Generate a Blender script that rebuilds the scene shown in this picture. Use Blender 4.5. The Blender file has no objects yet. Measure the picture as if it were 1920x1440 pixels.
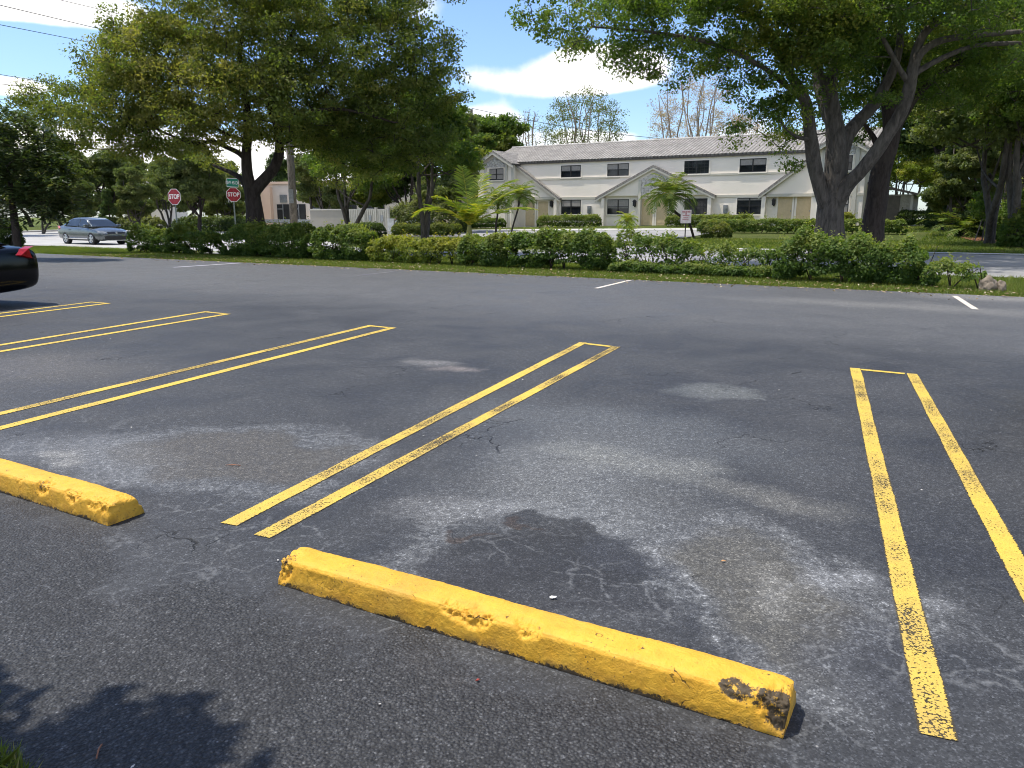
import bpy, bmesh, math, random
import numpy as np
from mathutils import Vector, Matrix, noise as mnoise
R = math.radians
C = bpy.context.scene.collection
scn = bpy.context.scene
# ------------------------------------------------------------------ camera maths
H, F, PITCH, ROLL = 1.5, 1440.0, R(12.23), R(0.12)
fw = np.array([0, math.cos(PITCH), -math.sin(PITCH)])
_r = np.array([1.0, 0, 0]); _u = np.cross(_r, fw)
rt = math.cos(ROLL) * _r + math.sin(ROLL) * _u
up = -math.sin(ROLL) * _r + math.cos(ROLL) * _u
EYE = np.array([0, 0, H])
def ray(px, py):
    d = fw * F + rt * (px - 960) + up * (720 - py)
    return d / d[1]
def at(px, py, Y): return EYE + ray(px, py) * Y
def G0(px, py, z=0.0):
    d = ray(px, py); return EYE + d * ((z - H) / d[2])
# lot edge frame: t along e, u across (positive away from the camera)
E0 = np.array([-14.23, 29.19]); ed = np.array([0.864, -0.5035]); ed /= np.linalg.norm(ed); nd = np.array([-ed[1], ed[0]])
U0 = -17.15                                  # near edge of the lot
def TU(t, u): return E0 + ed * t + nd * u
def U_of(x, y): return (x - E0[0]) * nd[0] + (y - E0[1]) * nd[1]
def sstep(v, a, b):
    s = np.clip((v - a) / (b - a), 0, 1); return s * s * (3 - 2 * s)
def gz(x, y):
    x = np.asarray(x, float); y = np.asarray(y, float)
    u = U_of(x, y)
    return 1.03 * np.clip((u - 6) / 36, 0, 1) ** 1.2 * sstep(x, -34, 20)
def gzf(x, y): return float(gz(x, y))
def G(px, py):
    z = 0.0
    for _ in range(30):
        p = G0(px, py, z); z = 0.5 * z + 0.5 * gzf(p[0], p[1])
    p[2] = gzf(p[0], p[1]); return p
def line_t(px, u):                            # t where the column px meets the line u
    d = ray(px, 420)[:2]; A = np.array([[d[0], -ed[0]], [d[1], -ed[1]]]); b = E0 + nd * u
    return float(np.linalg.solve(A, b)[1])
def onU(px, u):
    p = TU(line_t(px, u), u); return np.array([p[0], p[1], gzf(p[0], p[1])])

# ------------------------------------------------------------------ object helpers
def tag(o, label=None, cat=None, group=None, kind=None):
    if label: o['label'] = label
    if cat: o['category'] = cat
    if group: o['group'] = group
    if kind: o['kind'] = kind
    return o
def thing(name, label, cat, loc=(0, 0, 0), rz=0.0, group=None):
    o = bpy.data.objects.new(name, None); C.objects.link(o)
    o.location = [float(v) for v in loc]; o.rotation_euler = (0, 0, rz)
    o.empty_display_size = 0.2
    return tag(o, label, cat, group)
def link(name, me, mat, parent=None):
    o = bpy.data.objects.new(name, me); C.objects.link(o)
    if mat is not None and not len(me.materials): me.materials.append(mat)
    if parent is not None: o.parent = parent
    return o
def pd(name, verts, faces, mat, parent=None, smooth=False):
    me = bpy.data.meshes.new(name)
    me.from_pydata([tuple(map(float, v)) for v in verts], [], [tuple(f) for f in faces])
    if smooth: me.shade_smooth()
    me.update()
    return link(name, me, mat, parent)
def big(name, V, Fc, mat, parent=None, tint=None, smooth=False):
    """V (n,3), Fc (m,k) with constant k"""
    me = bpy.data.meshes.new(name); k = Fc.shape[1]
    me.vertices.add(len(V)); me.vertices.foreach_set('co', np.asarray(V, np.float32).ravel())
    me.loops.add(Fc.size); me.loops.foreach_set('vertex_index', np.asarray(Fc, np.int32).ravel())
    me.polygons.add(len(Fc)); me.polygons.foreach_set('loop_start', np.arange(0, Fc.size, k, dtype=np.int32))
    try: me.polygons.foreach_set('loop_total', np.full(len(Fc), k, np.int32))
    except Exception: pass
    if smooth: me.polygons.foreach_set('use_smooth', np.ones(len(Fc), bool))
    me.update(calc_edges=True)
    if tint is not None:
        a = me.attributes.new('tint', 'FLOAT', 'FACE'); a.data.foreach_set('value', np.asarray(tint, np.float32))
    return link(name, me, mat, parent)
class MB:
    """collects simple solids in one mesh"""
    def __init__(s): s.v = []; s.f = []
    def add(s, vs, fs):
        n = len(s.v); s.v += [tuple(map(float, v)) for v in vs]; s.f += [tuple(i + n for i in f) for f in fs]; return s
    def box(s, a, b, M=None):
        x0, y0, z0 = a; x1, y1, z1 = b
        vs = [(x0, y0, z0), (x1, y0, z0), (x1, y1, z0), (x0, y1, z0), (x0, y0, z1), (x1, y0, z1), (x1, y1, z1), (x0, y1, z1)]
        if M is not None: vs = [M(v) for v in vs]
        return s.add(vs, [(0, 3, 2, 1), (4, 5, 6, 7), (0, 1, 5, 4), (1, 2, 6, 5), (2, 3, 7, 6), (3, 0, 4, 7)])
    def prism(s, poly, h, M):
        """poly (a,b) outline extruded from c=h[0] to h[1]; M maps (a,b,c)"""
        n = len(poly); vs = [M((a, b, h[0])) for a, b in poly] + [M((a, b, h[1])) for a, b in poly]
        fs = [tuple(range(n))[::-1], tuple(range(n, 2 * n))] + [(i, (i + 1) % n, (i + 1) % n + n, i + n) for i in range(n)]
        return s.add(vs, fs)
    def tube(s, pts, rad, k=6, cap=True):
        V, Fs = tube(pts, rad, k); s.add(V, Fs)
        if cap:
            n = len(s.v); s.f.append(tuple(range(n - k, n)))
            s.f.append(tuple(range(n - len(V), n - len(V) + k))[::-1])
        return s
    def cyl(s, c, axis, r, h, k=20):
        c = np.array(c, float); ax = np.array(axis, float); ax /= np.linalg.norm(ax)
        return s.tube([c - ax * h / 2, c + ax * h / 2], [r, r], k)
    def build(s, name, mat, parent=None, smooth=False, off=None, bevel=0.0):
        v = s.v if off is None else [tuple(np.array(p) - off) for p in s.v]
        o = pd(name, v, s.f, mat, parent, smooth)
        bm = bmesh.new(); bm.from_mesh(o.data); bmesh.ops.recalc_face_normals(bm, faces=bm.faces)
        if bevel > 0:
            bmesh.ops.bevel(bm, geom=list(bm.edges), offset=bevel, segments=1, affect='EDGES', clamp_overlap=True)
        bm.to_mesh(o.data); bm.free(); o.data.update()
        return o
def tube(pts, rad, k=6):
    pts = np.array(pts, float); n = len(pts)
    T = np.gradient(pts, axis=0) if n > 2 else np.repeat((pts[1] - pts[0])[None], 2, 0)
    T /= np.linalg.norm(T, axis=1)[:, None] + 1e-9
    a = np.array([1.0, 0, 0]) if abs(T[0][0]) < 0.8 else np.array([0, 1.0, 0])
    Nn = np.cross(T[0], a); Nn /= np.linalg.norm(Nn); V = []
    ang = np.linspace(0, 2 * math.pi, k, endpoint=False)
    for i in range(n):
        Nn = Nn - T[i] * (Nn @ T[i]); Nn /= np.linalg.norm(Nn) + 1e-9; B = np.cross(T[i], Nn)
        V += [pts[i] + rad[i] * (math.cos(q) * Nn + math.sin(q) * B) for q in ang]
    Fs = [(i * k + j, i * k + (j + 1) % k, (i + 1) * k + (j + 1) % k, (i + 1) * k + j) for i in range(n - 1) for j in range(k)]
    return V, Fs
def copy_tree(o, parent=None):
    c = o.copy(); C.objects.link(c); c.parent = parent
    for ch in list(o.children): copy_tree(ch, c)
    return c

# ------------------------------------------------------------------ materials
def newmat(name):
    m = bpy.data.materials.new(name); m.use_nodes = True; nt = m.node_tree; nt.nodes.clear()
    return m, nt
class NB:
    def __init__(s, nt): s.nt = nt
    def n(s, t, **kw):
        x = s.nt.nodes.new(t)
        for k, v in kw.items(): setattr(x, k, v)
        return x
    def set(s, sock, v):
        if isinstance(v, bpy.types.NodeSocket): s.nt.links.new(v, sock)
        else: sock.default_value = v
    def math(s, op, a, b=0.0, c=0.0, clamp=False):
        x = s.n('ShaderNodeMath', operation=op, use_clamp=clamp)
        for i, v in enumerate((a, b, c)): s.set(x.inputs[i], v)
        return x.outputs[0]
    def noise(s, vec, scale, detail=4, rough=0.55, dist=0.0):
        x = s.n('ShaderNodeTexNoise'); s.set(x.inputs['Vector'], vec); x.inputs['Scale'].default_value = scale
        x.inputs['Detail'].default_value = detail; x.inputs['Roughness'].default_value = rough; x.inputs['Distortion'].default_value = dist
        return x.outputs['Fac']
    def noisec(s, vec, scale, detail=3):
        x = s.n('ShaderNodeTexNoise'); s.set(x.inputs['Vector'], vec); x.inputs['Scale'].default_value = scale; x.inputs['Detail'].default_value = detail
        return x.outputs['Color']
    def vor(s, vec, scale, feature='F1', out='Distance', rnd=1.0):
        x = s.n('ShaderNodeTexVoronoi', feature=feature); s.set(x.inputs['Vector'], vec); x.inputs['Scale'].default_value = scale
        x.inputs['Randomness'].default_value = rnd
        return x.outputs[out]
    def rng(s, v, a, b, c=0.0, d=1.0, smooth=True):
        x = s.n('ShaderNodeMapRange', interpolation_type='SMOOTHSTEP' if smooth else 'LINEAR')
        for i, q in enumerate((v, a, b, c, d)): s.set(x.inputs[i], q)
        return x.outputs[0]
    def mix(s, f, a, b, blend='MIX'):
        x = s.n('ShaderNodeMix', data_type='RGBA', blend_type=blend, clamp_factor=True)
        s.set(x.inputs[0], f); s.set(x.inputs[6], col(a)); s.set(x.inputs[7], col(b)); return x.outputs[2]
    def ramp(s, f, stops):
        x = s.n('ShaderNodeValToRGB'); s.set(x.inputs[0], f); cr = x.color_ramp
        while len(cr.elements) < len(stops): cr.elements.new(0.5)
        for e, (p, c) in zip(cr.elements, stops): e.position = p; e.color = col(c)
        return x.outputs[0]
    def vm(s, op, a, b=None):
        x = s.n('ShaderNodeVectorMath', operation=op); s.set(x.inputs[0], a)
        if b is not None: s.set(x.inputs[1], b)
        return x.outputs['Value'] if op in ('LENGTH', 'DOT_PRODUCT', 'DISTANCE') else x.outputs[0]
    def bump(s, h, strength, dist, nrm=None):
        x = s.n('ShaderNodeBump'); s.set(x.inputs['Height'], h); x.inputs['Strength'].default_value = strength; x.inputs['Distance'].default_value = dist
        if nrm is not None: s.set(x.inputs['Normal'], nrm)
        return x.outputs[0]
    def obj(s): return s.n('ShaderNodeTexCoord').outputs['Object']
    def wpos(s): return s.n('ShaderNodeNewGeometry').outputs['Position']
    def pbsdf(s, base, rough=0.6, spec=0.5, metal=0.0, nrm=None, **kw):
        x = s.n('ShaderNodeBsdfPrincipled'); s.set(x.inputs['Base Color'], col(base)); s.set(x.inputs['Roughness'], rough)
        x.inputs['Specular IOR Level'].default_value = spec; x.inputs['Metallic'].default_value = metal
        if nrm is not None: s.set(x.inputs['Normal'], nrm)
        for k, v in kw.items(): s.set(x.inputs[k], v)
        return x.outputs[0]
    def out(s, sh):
        o = s.n('ShaderNodeOutputMaterial'); s.nt.links.new(sh, o.inputs['Surface'])
def col(c):
    if isinstance(c, bpy.types.NodeSocket): return c
    return tuple(c) if len(c) == 4 else (c[0], c[1], c[2], 1.0)
def simple(name, c, rough=0.6, metal=0.0, spec=0.5, var=0.15, scale=6.0, bump=0.0, bscale=40.0, coat=0.0, world=False):
    m, nt = newmat(name); b = NB(nt); v = b.wpos() if world else b.obj()
    f = b.noise(v, scale, 5, 0.6); f = b.rng(f, 0.3, 0.7)
    base = b.mix(f, [q * (1 - var) for q in c[:3]], [min(1, q * (1 + var)) for q in c[:3]])
    nrm = b.bump(b.noise(v, bscale, 4), bump, 0.01) if bump else None
    kw = {'Coat Weight': coat} if coat else {}
    b.out(b.pbsdf(base, rough, spec, metal, nrm, **kw)); return m
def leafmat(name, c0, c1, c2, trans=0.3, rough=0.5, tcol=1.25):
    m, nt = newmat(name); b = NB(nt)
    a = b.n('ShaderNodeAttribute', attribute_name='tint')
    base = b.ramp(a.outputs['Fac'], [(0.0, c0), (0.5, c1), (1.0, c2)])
    p = b.pbsdf(base, rough, 0.2)
    t = b.n('ShaderNodeBsdfTranslucent')
    tc = b.mix(1.0, base, (1.25 * tcol, 1.35 * tcol, 0.55, 1), 'MULTIPLY')
    b.set(t.inputs[0], tc)
    x = b.n('ShaderNodeMixShader'); x.inputs[0].default_value = trans
    nt.links.new(p, x.inputs[1]); nt.links.new(t.outputs[0], x.inputs[2])
    b.out(x.outputs[0]); return m
def barkmat(name, c, scale=9.0):
    m, nt = newmat(name); b = NB(nt); v = b.wpos()
    st = b.vm('MULTIPLY', v, (1, 1, 0.28))
    n1 = b.noise(st, scale, 6, 0.65, 0.6); n2 = b.noise(v, 1.6, 4, 0.6)
    cc = b.mix(b.rng(n1, 0.3, 0.7), [q * 0.5 for q in c], [q * 1.25 for q in c])
    cc = b.mix(b.rng(n2, 0.45, 0.7, 0, 0.6), cc, (c[0] * 1.1, c[1] * 1.15, c[2] * 1.1))
    b.out(b.pbsdf(cc, 0.9, 0.2, 0, b.bump(n1, 0.9, 0.05))); return m

# ---- asphalt of the lot
def asphalt_lot():
    m, nt = newmat('lot_asphalt'); b = NB(nt); v = b.obj()
    warp = b.vm('MULTIPLY', b.vm('SUBTRACT', b.noisec(v, 1.3, 5), (0.5, 0.5, 0.5)), (1.1, 1.1, 0))
    warp2 = b.vm('MULTIPLY', b.vm('SUBTRACT', b.noisec(v, 5.5, 4), (0.5, 0.5, 0.5)), (0.22, 0.22, 0))
    vw = b.vm('ADD', b.vm('ADD', v, warp), warp2)
    big_ = b.noise(v, 0.16, 4, 0.55); mid = b.noise(v, 1.1, 6, 0.62, 0.4)
    fine = b.noise(v, 34, 4, 0.7); grain = b.noise(v, 130, 3, 0.75)
    stones = b.vor(v, 90, 'F1'); cellc = b.vor(v, 90, 'F1', 'Color')
    cellv = b.vm('DOT_PRODUCT', cellc, (0.4, 0.3, 0.3))
    stones2 = b.vor(v, 30, 'F1')
    un = b.vm('DOT_PRODUCT', b.vm('SUBTRACT', v, (E0[0], E0[1], 0)), (nd[0], nd[1], 0))
    # worn coarse strip along the near edge, unsealed
    uw = b.math('ADD', un, b.math('MULTIPLY', b.math('SUBTRACT', mid, 0.5), 2.6))
    uw = b.math('ADD', uw, b.math('MULTIPLY', b.math('SUBTRACT', fine, 0.5), 0.25))
    coarse = b.rng(uw, -15.95, -16.25, 0, 1)
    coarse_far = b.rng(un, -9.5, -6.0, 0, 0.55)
    base = b.mix(b.rng(big_, 0.35, 0.65), (0.0235, 0.0252, 0.0285), (0.033, 0.0342, 0.0372))
    base = b.mix(b.rng(mid, 0.42, 0.72, 0, 0.5), base, (0.050, 0.0515, 0.0545))
    base = b.mix(b.rng(mid, 0.50, 0.32, 0, 0.65), base, (0.020, 0.021, 0.0245))
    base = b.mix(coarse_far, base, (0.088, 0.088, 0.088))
    def blob(c, s, rot, vec=vw):
        x = b.n('ShaderNodeMapping', vector_type='TEXTURE'); nt.links.new(vec, x.inputs['Vector'])
        x.inputs['Location'].default_value = (c[0], c[1], 0); x.inputs['Rotation'].default_value = (0, 0, rot); x.inputs['Scale'].default_value = (s[0], s[1], 1)
        f = b.vm('MULTIPLY', x.outputs[0], (1, 1, 0))
        return b.vm('LENGTH', f)
    def px(x, y): return G0(x, y)[:2]
    mot = b.noise(v, 11, 6, 0.78, 0.5)
    def fill(base, c, s, rot, color, amt, soft=0.5, vec=None):
        d = blob(c, s, rot, vec or vw); d = b.math('ADD', d, b.math('MULTIPLY', b.math('SUBTRACT', mot, 0.5), 0.9 * soft + 0.25))
        f = b.math('MULTIPLY', b.rng(d, 1.0 + soft * 0.5, 1.0 - soft, 0, amt), b.rng(mot, 0.30, 0.62, 0.55, 1.0))
        return b.mix(f, base, color)
    def rim(base, c, s, rot, color, amt, w=0.35, outw=None):
        d = blob(c, s, rot); outw = outw or w
        a = b.rng(d, 1 - w, 1.0, 0, 1); z = b.rng(d, 1.0, 1 + outw, 1, 0)
        f = b.math('MULTIPLY', b.math('MULTIPLY', a, z), b.math('MULTIPLY', b.math('MULTIPLY', b.rng(fine, 0.3, 0.7, 0.25, 1.0), b.rng(mot, 0.34, 0.62, 0.15, 1.0)), amt))
        return b.mix(f, base, color)
    pale = (0.18, 0.184, 0.186); tan = (0.070, 0.067, 0.059); ash = (0.115, 0.118, 0.118)
    yaw = math.atan2(ed[1], ed[0])
    # big pale bloom in the middle stall
    base = fill(base, px(1075, 895), (0.85, 0.85), 0.2, ash, 0.72, 0.7)
    base = fill(base, px(1180, 872), (0.62, 0.26), yaw - 0.1, (0.16, 0.16, 0.145), 0.45, 0.7)
    base = fill(base, px(880, 960), (0.42, 0.22), yaw + 0.5, (0.13, 0.13, 0.13), 0.5, 0.7)
    base = rim(base, px(1015, 1035), (0.52, 0.50), 0.0, pale, 0.6, 0.24, 0.7)
    base = fill(base, px(1000, 1066), (0.47, 0.37), 0.25, (0.017, 0.0175, 0.0195), 0.98, 0.12)
    base = fill(base, px(1055, 985), (0.22, 0.20), yaw, (0.017, 0.0175, 0.019), 0.97, 0.14)
    base = fill(base, px(1165, 1040), (0.24, 0.36), 0.2, (0.024, 0.0255, 0.030), 0.9, 0.3)
    base = fill(base, px(900, 1085), (0.26, 0.12), yaw, (0.030, 0.031, 0.034), 0.9, 0.3)
    base = fill(base, px(1010, 1118), (0.44, 0.22), yaw, (0.019, 0.0195, 0.022), 0.93, 0.2)
    base = fill(base, px(865, 1015), (0.11, 0.04), yaw + 0.5, (0.030, 0.022, 0.018), 0.9, 0.4)
    base = fill(base, px(1005, 988), (0.09, 0.04), yaw + 0.8, (0.030, 0.022, 0.018), 0.9, 0.4)
    # tan dusty patch with pale halo on the right
    base = rim(base, px(1430, 1085), (0.37, 0.62), 0.12, pale, 0.65, 0.4, 0.4)
    base = fill(base, px(1430, 1085), (0.33, 0.58), 0.12, tan, 0.95, 0.3)
    base = fill(base, px(1450, 1075), (0.13, 0.30), 0.1, (0.13, 0.127, 0.118), 0.75, 0.7)
    base = fill(base, px(1480, 935), (0.45, 0.22), yaw, (0.10, 0.098, 0.09), 0.7, 0.7)
    base = fill(base, px(1590, 1085), (0.16, 0.12), 0.3, (0.15, 0.153, 0.158), 0.7, 0.8)
    base = fill(base, px(1660, 1230), (0.22, 0.30), 0.1, (0.028, 0.030, 0.036), 0.6, 0.6)
    # older patch in the left stall
    base = rim(base, px(432, 858), (0.86, 0.58), yaw + 0.25, (0.15, 0.155, 0.16), 0.7, 0.3, 0.35)
    base = fill(base, px(432, 858), (0.80, 0.52), yaw + 0.25, (0.060, 0.056, 0.050), 0.92, 0.22)
    base = fill(base, px(110, 850), (1.0, 0.4), yaw, (0.125, 0.128, 0.132), 0.55, 0.8)
    base = fill(base, px(90, 865), (0.18, 0.13), yaw, (0.17, 0.168, 0.16), 0.7, 0.8)
    base = fill(base, px(1345, 735), (0.36, 0.28), yaw, (0.105, 0.11, 0.106), 0.65, 0.6)
    base = fill(base, px(808, 677), (0.30, 0.2), yaw, (0.20, 0.19, 0.18), 0.5, 0.95)
    base = fill(base, px(850, 690), (0.2, 0.2), yaw, (0.15, 0.13, 0.12), 0.7, 0.8)
    base = fill(base, px(60, 690), (1.2, 0.9), yaw, (0.085, 0.078, 0.07), 0.6, 0.8)
    base = fill(base, px(1130, 800), (1.5, 0.7), yaw, (0.085, 0.09, 0.094), 0.6, 0.8)
    base = fill(base, px(1700, 575), (3.0, 0.7), yaw, (0.15, 0.145, 0.135), 0.55, 0.9)
    base = fill(base, px(1890, 560), (1.6, 0.8), yaw, (0.2, 0.19, 0.175), 0.55, 0.9)
    base = fill(base, px(300, 1140), (0.16, 0.11), yaw, (0.17, 0.175, 0.18), 0.8, 0.7)
    base = fill(base, px(770, 1210), (0.16, 0.10), yaw, (0.045, 0.042, 0.04), 0.8, 0.5)
    # wear of the unsealed strip
    cst = b.mix(b.rng(cellv, 0.3, 0.85), (0.016, 0.0165, 0.018), (0.058, 0.059, 0.061))
    cst = b.mix(b.rng(stones, 0.35, 0.62, 0, 0.85), cst, (0.016, 0.016, 0.017))
    cst = b.mix(b.rng(mid, 0.55, 0.75, 0, 0.35), cst, (0.085, 0.087, 0.092))
    base = b.mix(b.math('MULTIPLY', coarse, 0.9), base, cst)
    # fine grain everywhere
    fine2 = b.noise(b.vm('ADD', v, (3.0, 5.0, 0)), 26, 3, 0.75)
    base = b.mix(b.rng(fine2, 0.52, 0.70, 0, 0.8), base, b.mix(1.0, base, (2.1, 2.1, 2.08), 'MULTIPLY'))
    base = b.mix(b.rng(fine2, 0.47, 0.28, 0, 0.6), base, b.mix(1.0, base, (0.5, 0.5, 0.52), 'MULTIPLY'))
    sp1 = b.vor(v, 155, 'F1', 'Color'); spv = b.vm('DOT_PRODUCT', sp1, (0.34, 0.33, 0.33)); sp2 = b.noise(v, 70, 3, 0.8)
    base = b.mix(b.rng(spv, 0.55, 0.82, 0, 0.9), base, b.mix(1.0, base, (2.4, 2.4, 2.4), 'MULTIPLY'))
    base = b.mix(b.rng(spv, 0.42, 0.15, 0, 0.7), base, b.mix(1.0, base, (0.45, 0.45, 0.46), 'MULTIPLY'))
    base = b.mix(b.rng(sp2, 0.54, 0.72, 0, 0.6), base, b.mix(1.0, base, (1.8, 1.8, 1.8), 'MULTIPLY'))
    base = b.mix(b.rng(grain, 0.5, 0.78, 0, 0.5), base, b.mix(1.0, base, (1.7, 1.7, 1.7), 'MULTIPLY'))
    base = b.mix(b.rng(fine, 0.5, 0.25, 0, 0.45), base, b.mix(1.0, base, (0.45, 0.45, 0.47), 'MULTIPLY'))
    # pale mineral veins near the wheel stop
    ve = b.vor(b.vm('ADD', v, warp2), 4.6, 'DISTANCE_TO_EDGE'); vn = b.noise(v, 1.9, 3)
    veins = b.math('MULTIPLY', b.rng(ve, 0.055, 0.006), b.rng(vn, 0.44, 0.60))
    veins = b.math('MULTIPLY', veins, b.math('MULTIPLY', b.rng(un, -14.0, -15.3), b.rng(coarse, 0.0, 1.0, 1, 0.2)))
    base = b.mix(b.math('MULTIPLY', veins, b.rng(fine, 0.35, 0.7, 0.0, 0.55)), base, (0.20, 0.205, 0.21))
    # dark hairline cracks
    ce = b.vor(b.vm('ADD', vw, (7.3, 2.1, 0)), 0.9, 'DISTANCE_TO_EDGE'); cn = b.noise(b.vm('ADD', v, (4.0, 9.0, 0)), 0.9, 2)
    crack = b.math('MULTIPLY', b.rng(ce, 0.004, 0.001), b.rng(cn, 0.56, 0.64))
    base = b.mix(crack, base, (0.008, 0.008, 0.008))
    # pale flecks
    fl = b.vor(v, 9.0, 'F1'); flc = b.vor(v, 9.0, 'F1', 'Color')
    fleck = b.math('MULTIPLY', b.rng(fl, 0.055, 0.03), b.math('GREATER_THAN', b.vm('DOT_PRODUCT', flc, (0.5, 0.3, 0.2)), 0.66))
    base = b.mix(b.math('MULTIPLY', fleck, 0.7), base, (0.30, 0.29, 0.28))
    hgt = b.math('ADD', b.math('MULTIPLY', b.math('SUBTRACT', 0.6, stones), b.math('ADD', b.math('MULTIPLY', coarse, 1.0), 0.22)), b.math('MULTIPLY', grain, 0.35))
    hgt = b.math('SUBTRACT', hgt, b.math('MULTIPLY', crack, 1.5))
    nrm = b.bump(hgt, 0.75, 0.009)
    ro = b.rng(mid, 0.3, 0.7, 0.62, 0.82)
    b.out(b.pbsdf(base, ro, 0.42, 0, nrm)); return m

def roadmat(name, c, var=0.16):
    m, nt = newmat(name); b = NB(nt); v = b.obj()
    n1 = b.noise(v, 0.5, 5, 0.6); n2 = b.noise(v, 9, 4, 0.7); n3 = b.noise(b.vm('MULTIPLY', v, (0.3, 0.3, 1)), 2.0, 3)
    base = b.mix(b.rng(n1, 0.3, 0.7), [q * (1 - var) for q in c], [q * (1 + var) for q in c])
    base = b.mix(b.rng(n2, 0.35, 0.7, 0, 0.35), base, [q * 0.75 for q in c])
    base = b.mix(b.rng(n3, 0.55, 0.75, 0, 0.3), base, [q * 0.7 for q in c])
    b.out(b.pbsdf(base, 0.85, 0.3, 0, b.bump(n2, 0.4, 0.02))); return m

def paintmat(name, c, worn=0.35, seed=0.0):
    """road paint that is worn through to the asphalt under it"""
    m, nt = newmat(name); b = NB(nt); v = b.vm('ADD', b.obj(), (seed, seed * 1.7, 0))
    uv = b.n('ShaderNodeUVMap').outputs[0]; sx = b.n('ShaderNodeSeparateXYZ'); nt.links.new(uv, sx.inputs[0])
    n1 = b.noise(v, 48, 4, 0.75); n2 = b.noise(v, 1.15, 4, 0.6); n3 = b.noise(v, 12, 4, 0.7); st = b.vor(v, 105, 'F1')
    wear = b.rng(n2, 0.34, 0.68, 0.18 * worn, worn * 0.92)
    edge = b.math('MINIMUM', sx.outputs[0], b.math('SUBTRACT', 1.0, sx.outputs[0]))
    e2 = b.rng(edge, 0.0, 0.09, 0.5, 0.0)
    inner = b.math('MULTIPLY', b.rng(edge, 0.05, 0.35, 0.7, 1.0), wear)
    th = b.math('ADD', b.math('MULTIPLY', inner, 0.62), e2)
    score = b.math('ADD', b.math('MULTIPLY', n1, 0.45), b.math('ADD', b.math('MULTIPLY', n3, 0.22), b.math('MULTIPLY', b.math('SUBTRACT', 0.62, st), 0.75)))
    keep = b.rng(b.math('SUBTRACT', score, th), -0.02, 0.06)
    dirt = b.mix(b.rng(n3, 0.35, 0.7, 0, 0.45), c, (c[0] * 0.68, c[1] * 0.60, c[2] * 0.9))
    dirt = b.mix(b.math('MULTIPLY', wear, 0.85), dirt, (c[0] * 0.62, c[1] * 0.62, c[2] * 1.6))
    dirt = b.mix(b.rng(n1, 0.5, 0.3, 0, 0.3), dirt, (0.10, 0.085, 0.04))
    p = b.pbsdf(dirt, 0.7, 0.35, 0, b.bump(b.math('ADD', n1, b.math('MULTIPLY', st, -0.6)), 0.6, 0.006))
    tr0 = b.n('ShaderNodeBsdfTransparent'); br = b.pbsdf((0.085, 0.066, 0.035), 0.8, 0.3); tr = b.n('ShaderNodeMixShader')
    b.set(tr.inputs[0], b.math('MULTIPLY', b.rng(inner, 0.0, 0.35), b.rng(n3, 0.3, 0.6, 0.35, 0.75))); nt.links.new(tr0.outputs[0], tr.inputs[1]); nt.links.new(br, tr.inputs[2]); x = b.n('ShaderNodeMixShader')
    b.set(x.inputs[0], keep); nt.links.new(tr.outputs[0], x.inputs[1]); nt.links.new(p, x.inputs[2]); b.out(x.outputs[0])
    return m

def stopmat():
    m, nt = newmat('stop_paint'); b = NB(nt); v = b.obj()
    w = b.n('ShaderNodeAttribute', attribute_name='wear').outputs['Fac']
    n1 = b.noise(v, 14, 5, 0.65); n2 = b.noise(v, 70, 4, 0.7); n3 = b.noise(b.vm('MULTIPLY', v, (1, 3, 3)), 5, 4)
    base = b.mix(b.rng(n1, 0.3, 0.7), (0.66, 0.35, 0.030), (0.72, 0.41, 0.042))
    base = b.mix(b.rng(n3, 0.56, 0.75, 0, 0.6), base, (0.52, 0.25, 0.025))
    base = b.mix(b.rng(n2, 0.58, 0.72, 0, 0.5), base, (0.25, 0.15, 0.03))
    base = b.mix(b.rng(b.noise(v, 2.7, 6, 0.7), 0.45, 0.72, 0, 0.55), base, (0.40, 0.235, 0.045))
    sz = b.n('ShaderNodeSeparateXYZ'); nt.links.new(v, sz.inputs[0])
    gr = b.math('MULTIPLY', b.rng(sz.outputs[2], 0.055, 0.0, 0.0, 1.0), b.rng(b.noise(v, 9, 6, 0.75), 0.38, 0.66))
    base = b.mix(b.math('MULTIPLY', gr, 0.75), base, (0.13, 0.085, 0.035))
    pits = b.vor(v, 55, 'F1'); pc = b.noise(v, 6, 3)
    base = b.mix(b.math('MULTIPLY', b.rng(pits, 0.20, 0.10), b.rng(pc, 0.5, 0.62)), base, (0.16, 0.10, 0.03))
    ws = b.math('ADD', w, b.math('ADD', b.math('MULTIPLY', b.math('SUBTRACT', n2, 0.5), 1.1), b.math('MULTIPLY', b.math('SUBTRACT', b.noise(v, 30, 5, 0.7), 0.5), 1.3)))
    base = b.mix(b.rng(ws, 0.45, 0.7, 0, 0.95), base, (0.034, 0.030, 0.025))
    ve = b.vor(b.vm('ADD', b.vm('MULTIPLY', v, (1, 2, 2)), b.vm('MULTIPLY', b.noisec(v, 8, 3), (0.25, 0.25, 0.25))), 2.6, 'DISTANCE_TO_EDGE')
    cr = b.math('MULTIPLY', b.rng(ve, 0.007, 0.002), b.rng(n3, 0.56, 0.66))
    base = b.mix(cr, base, (0.05, 0.035, 0.012))
    h = b.math('ADD', b.math('MULTIPLY', n1, 1.2), b.math('ADD', b.math('MULTIPLY', n2, 0.9), b.math('MULTIPLY', cr, -1.2)))
    b.out(b.pbsdf(base, 0.58, 0.35, 0, b.bump(h, 0.55, 0.009))); return m

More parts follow.
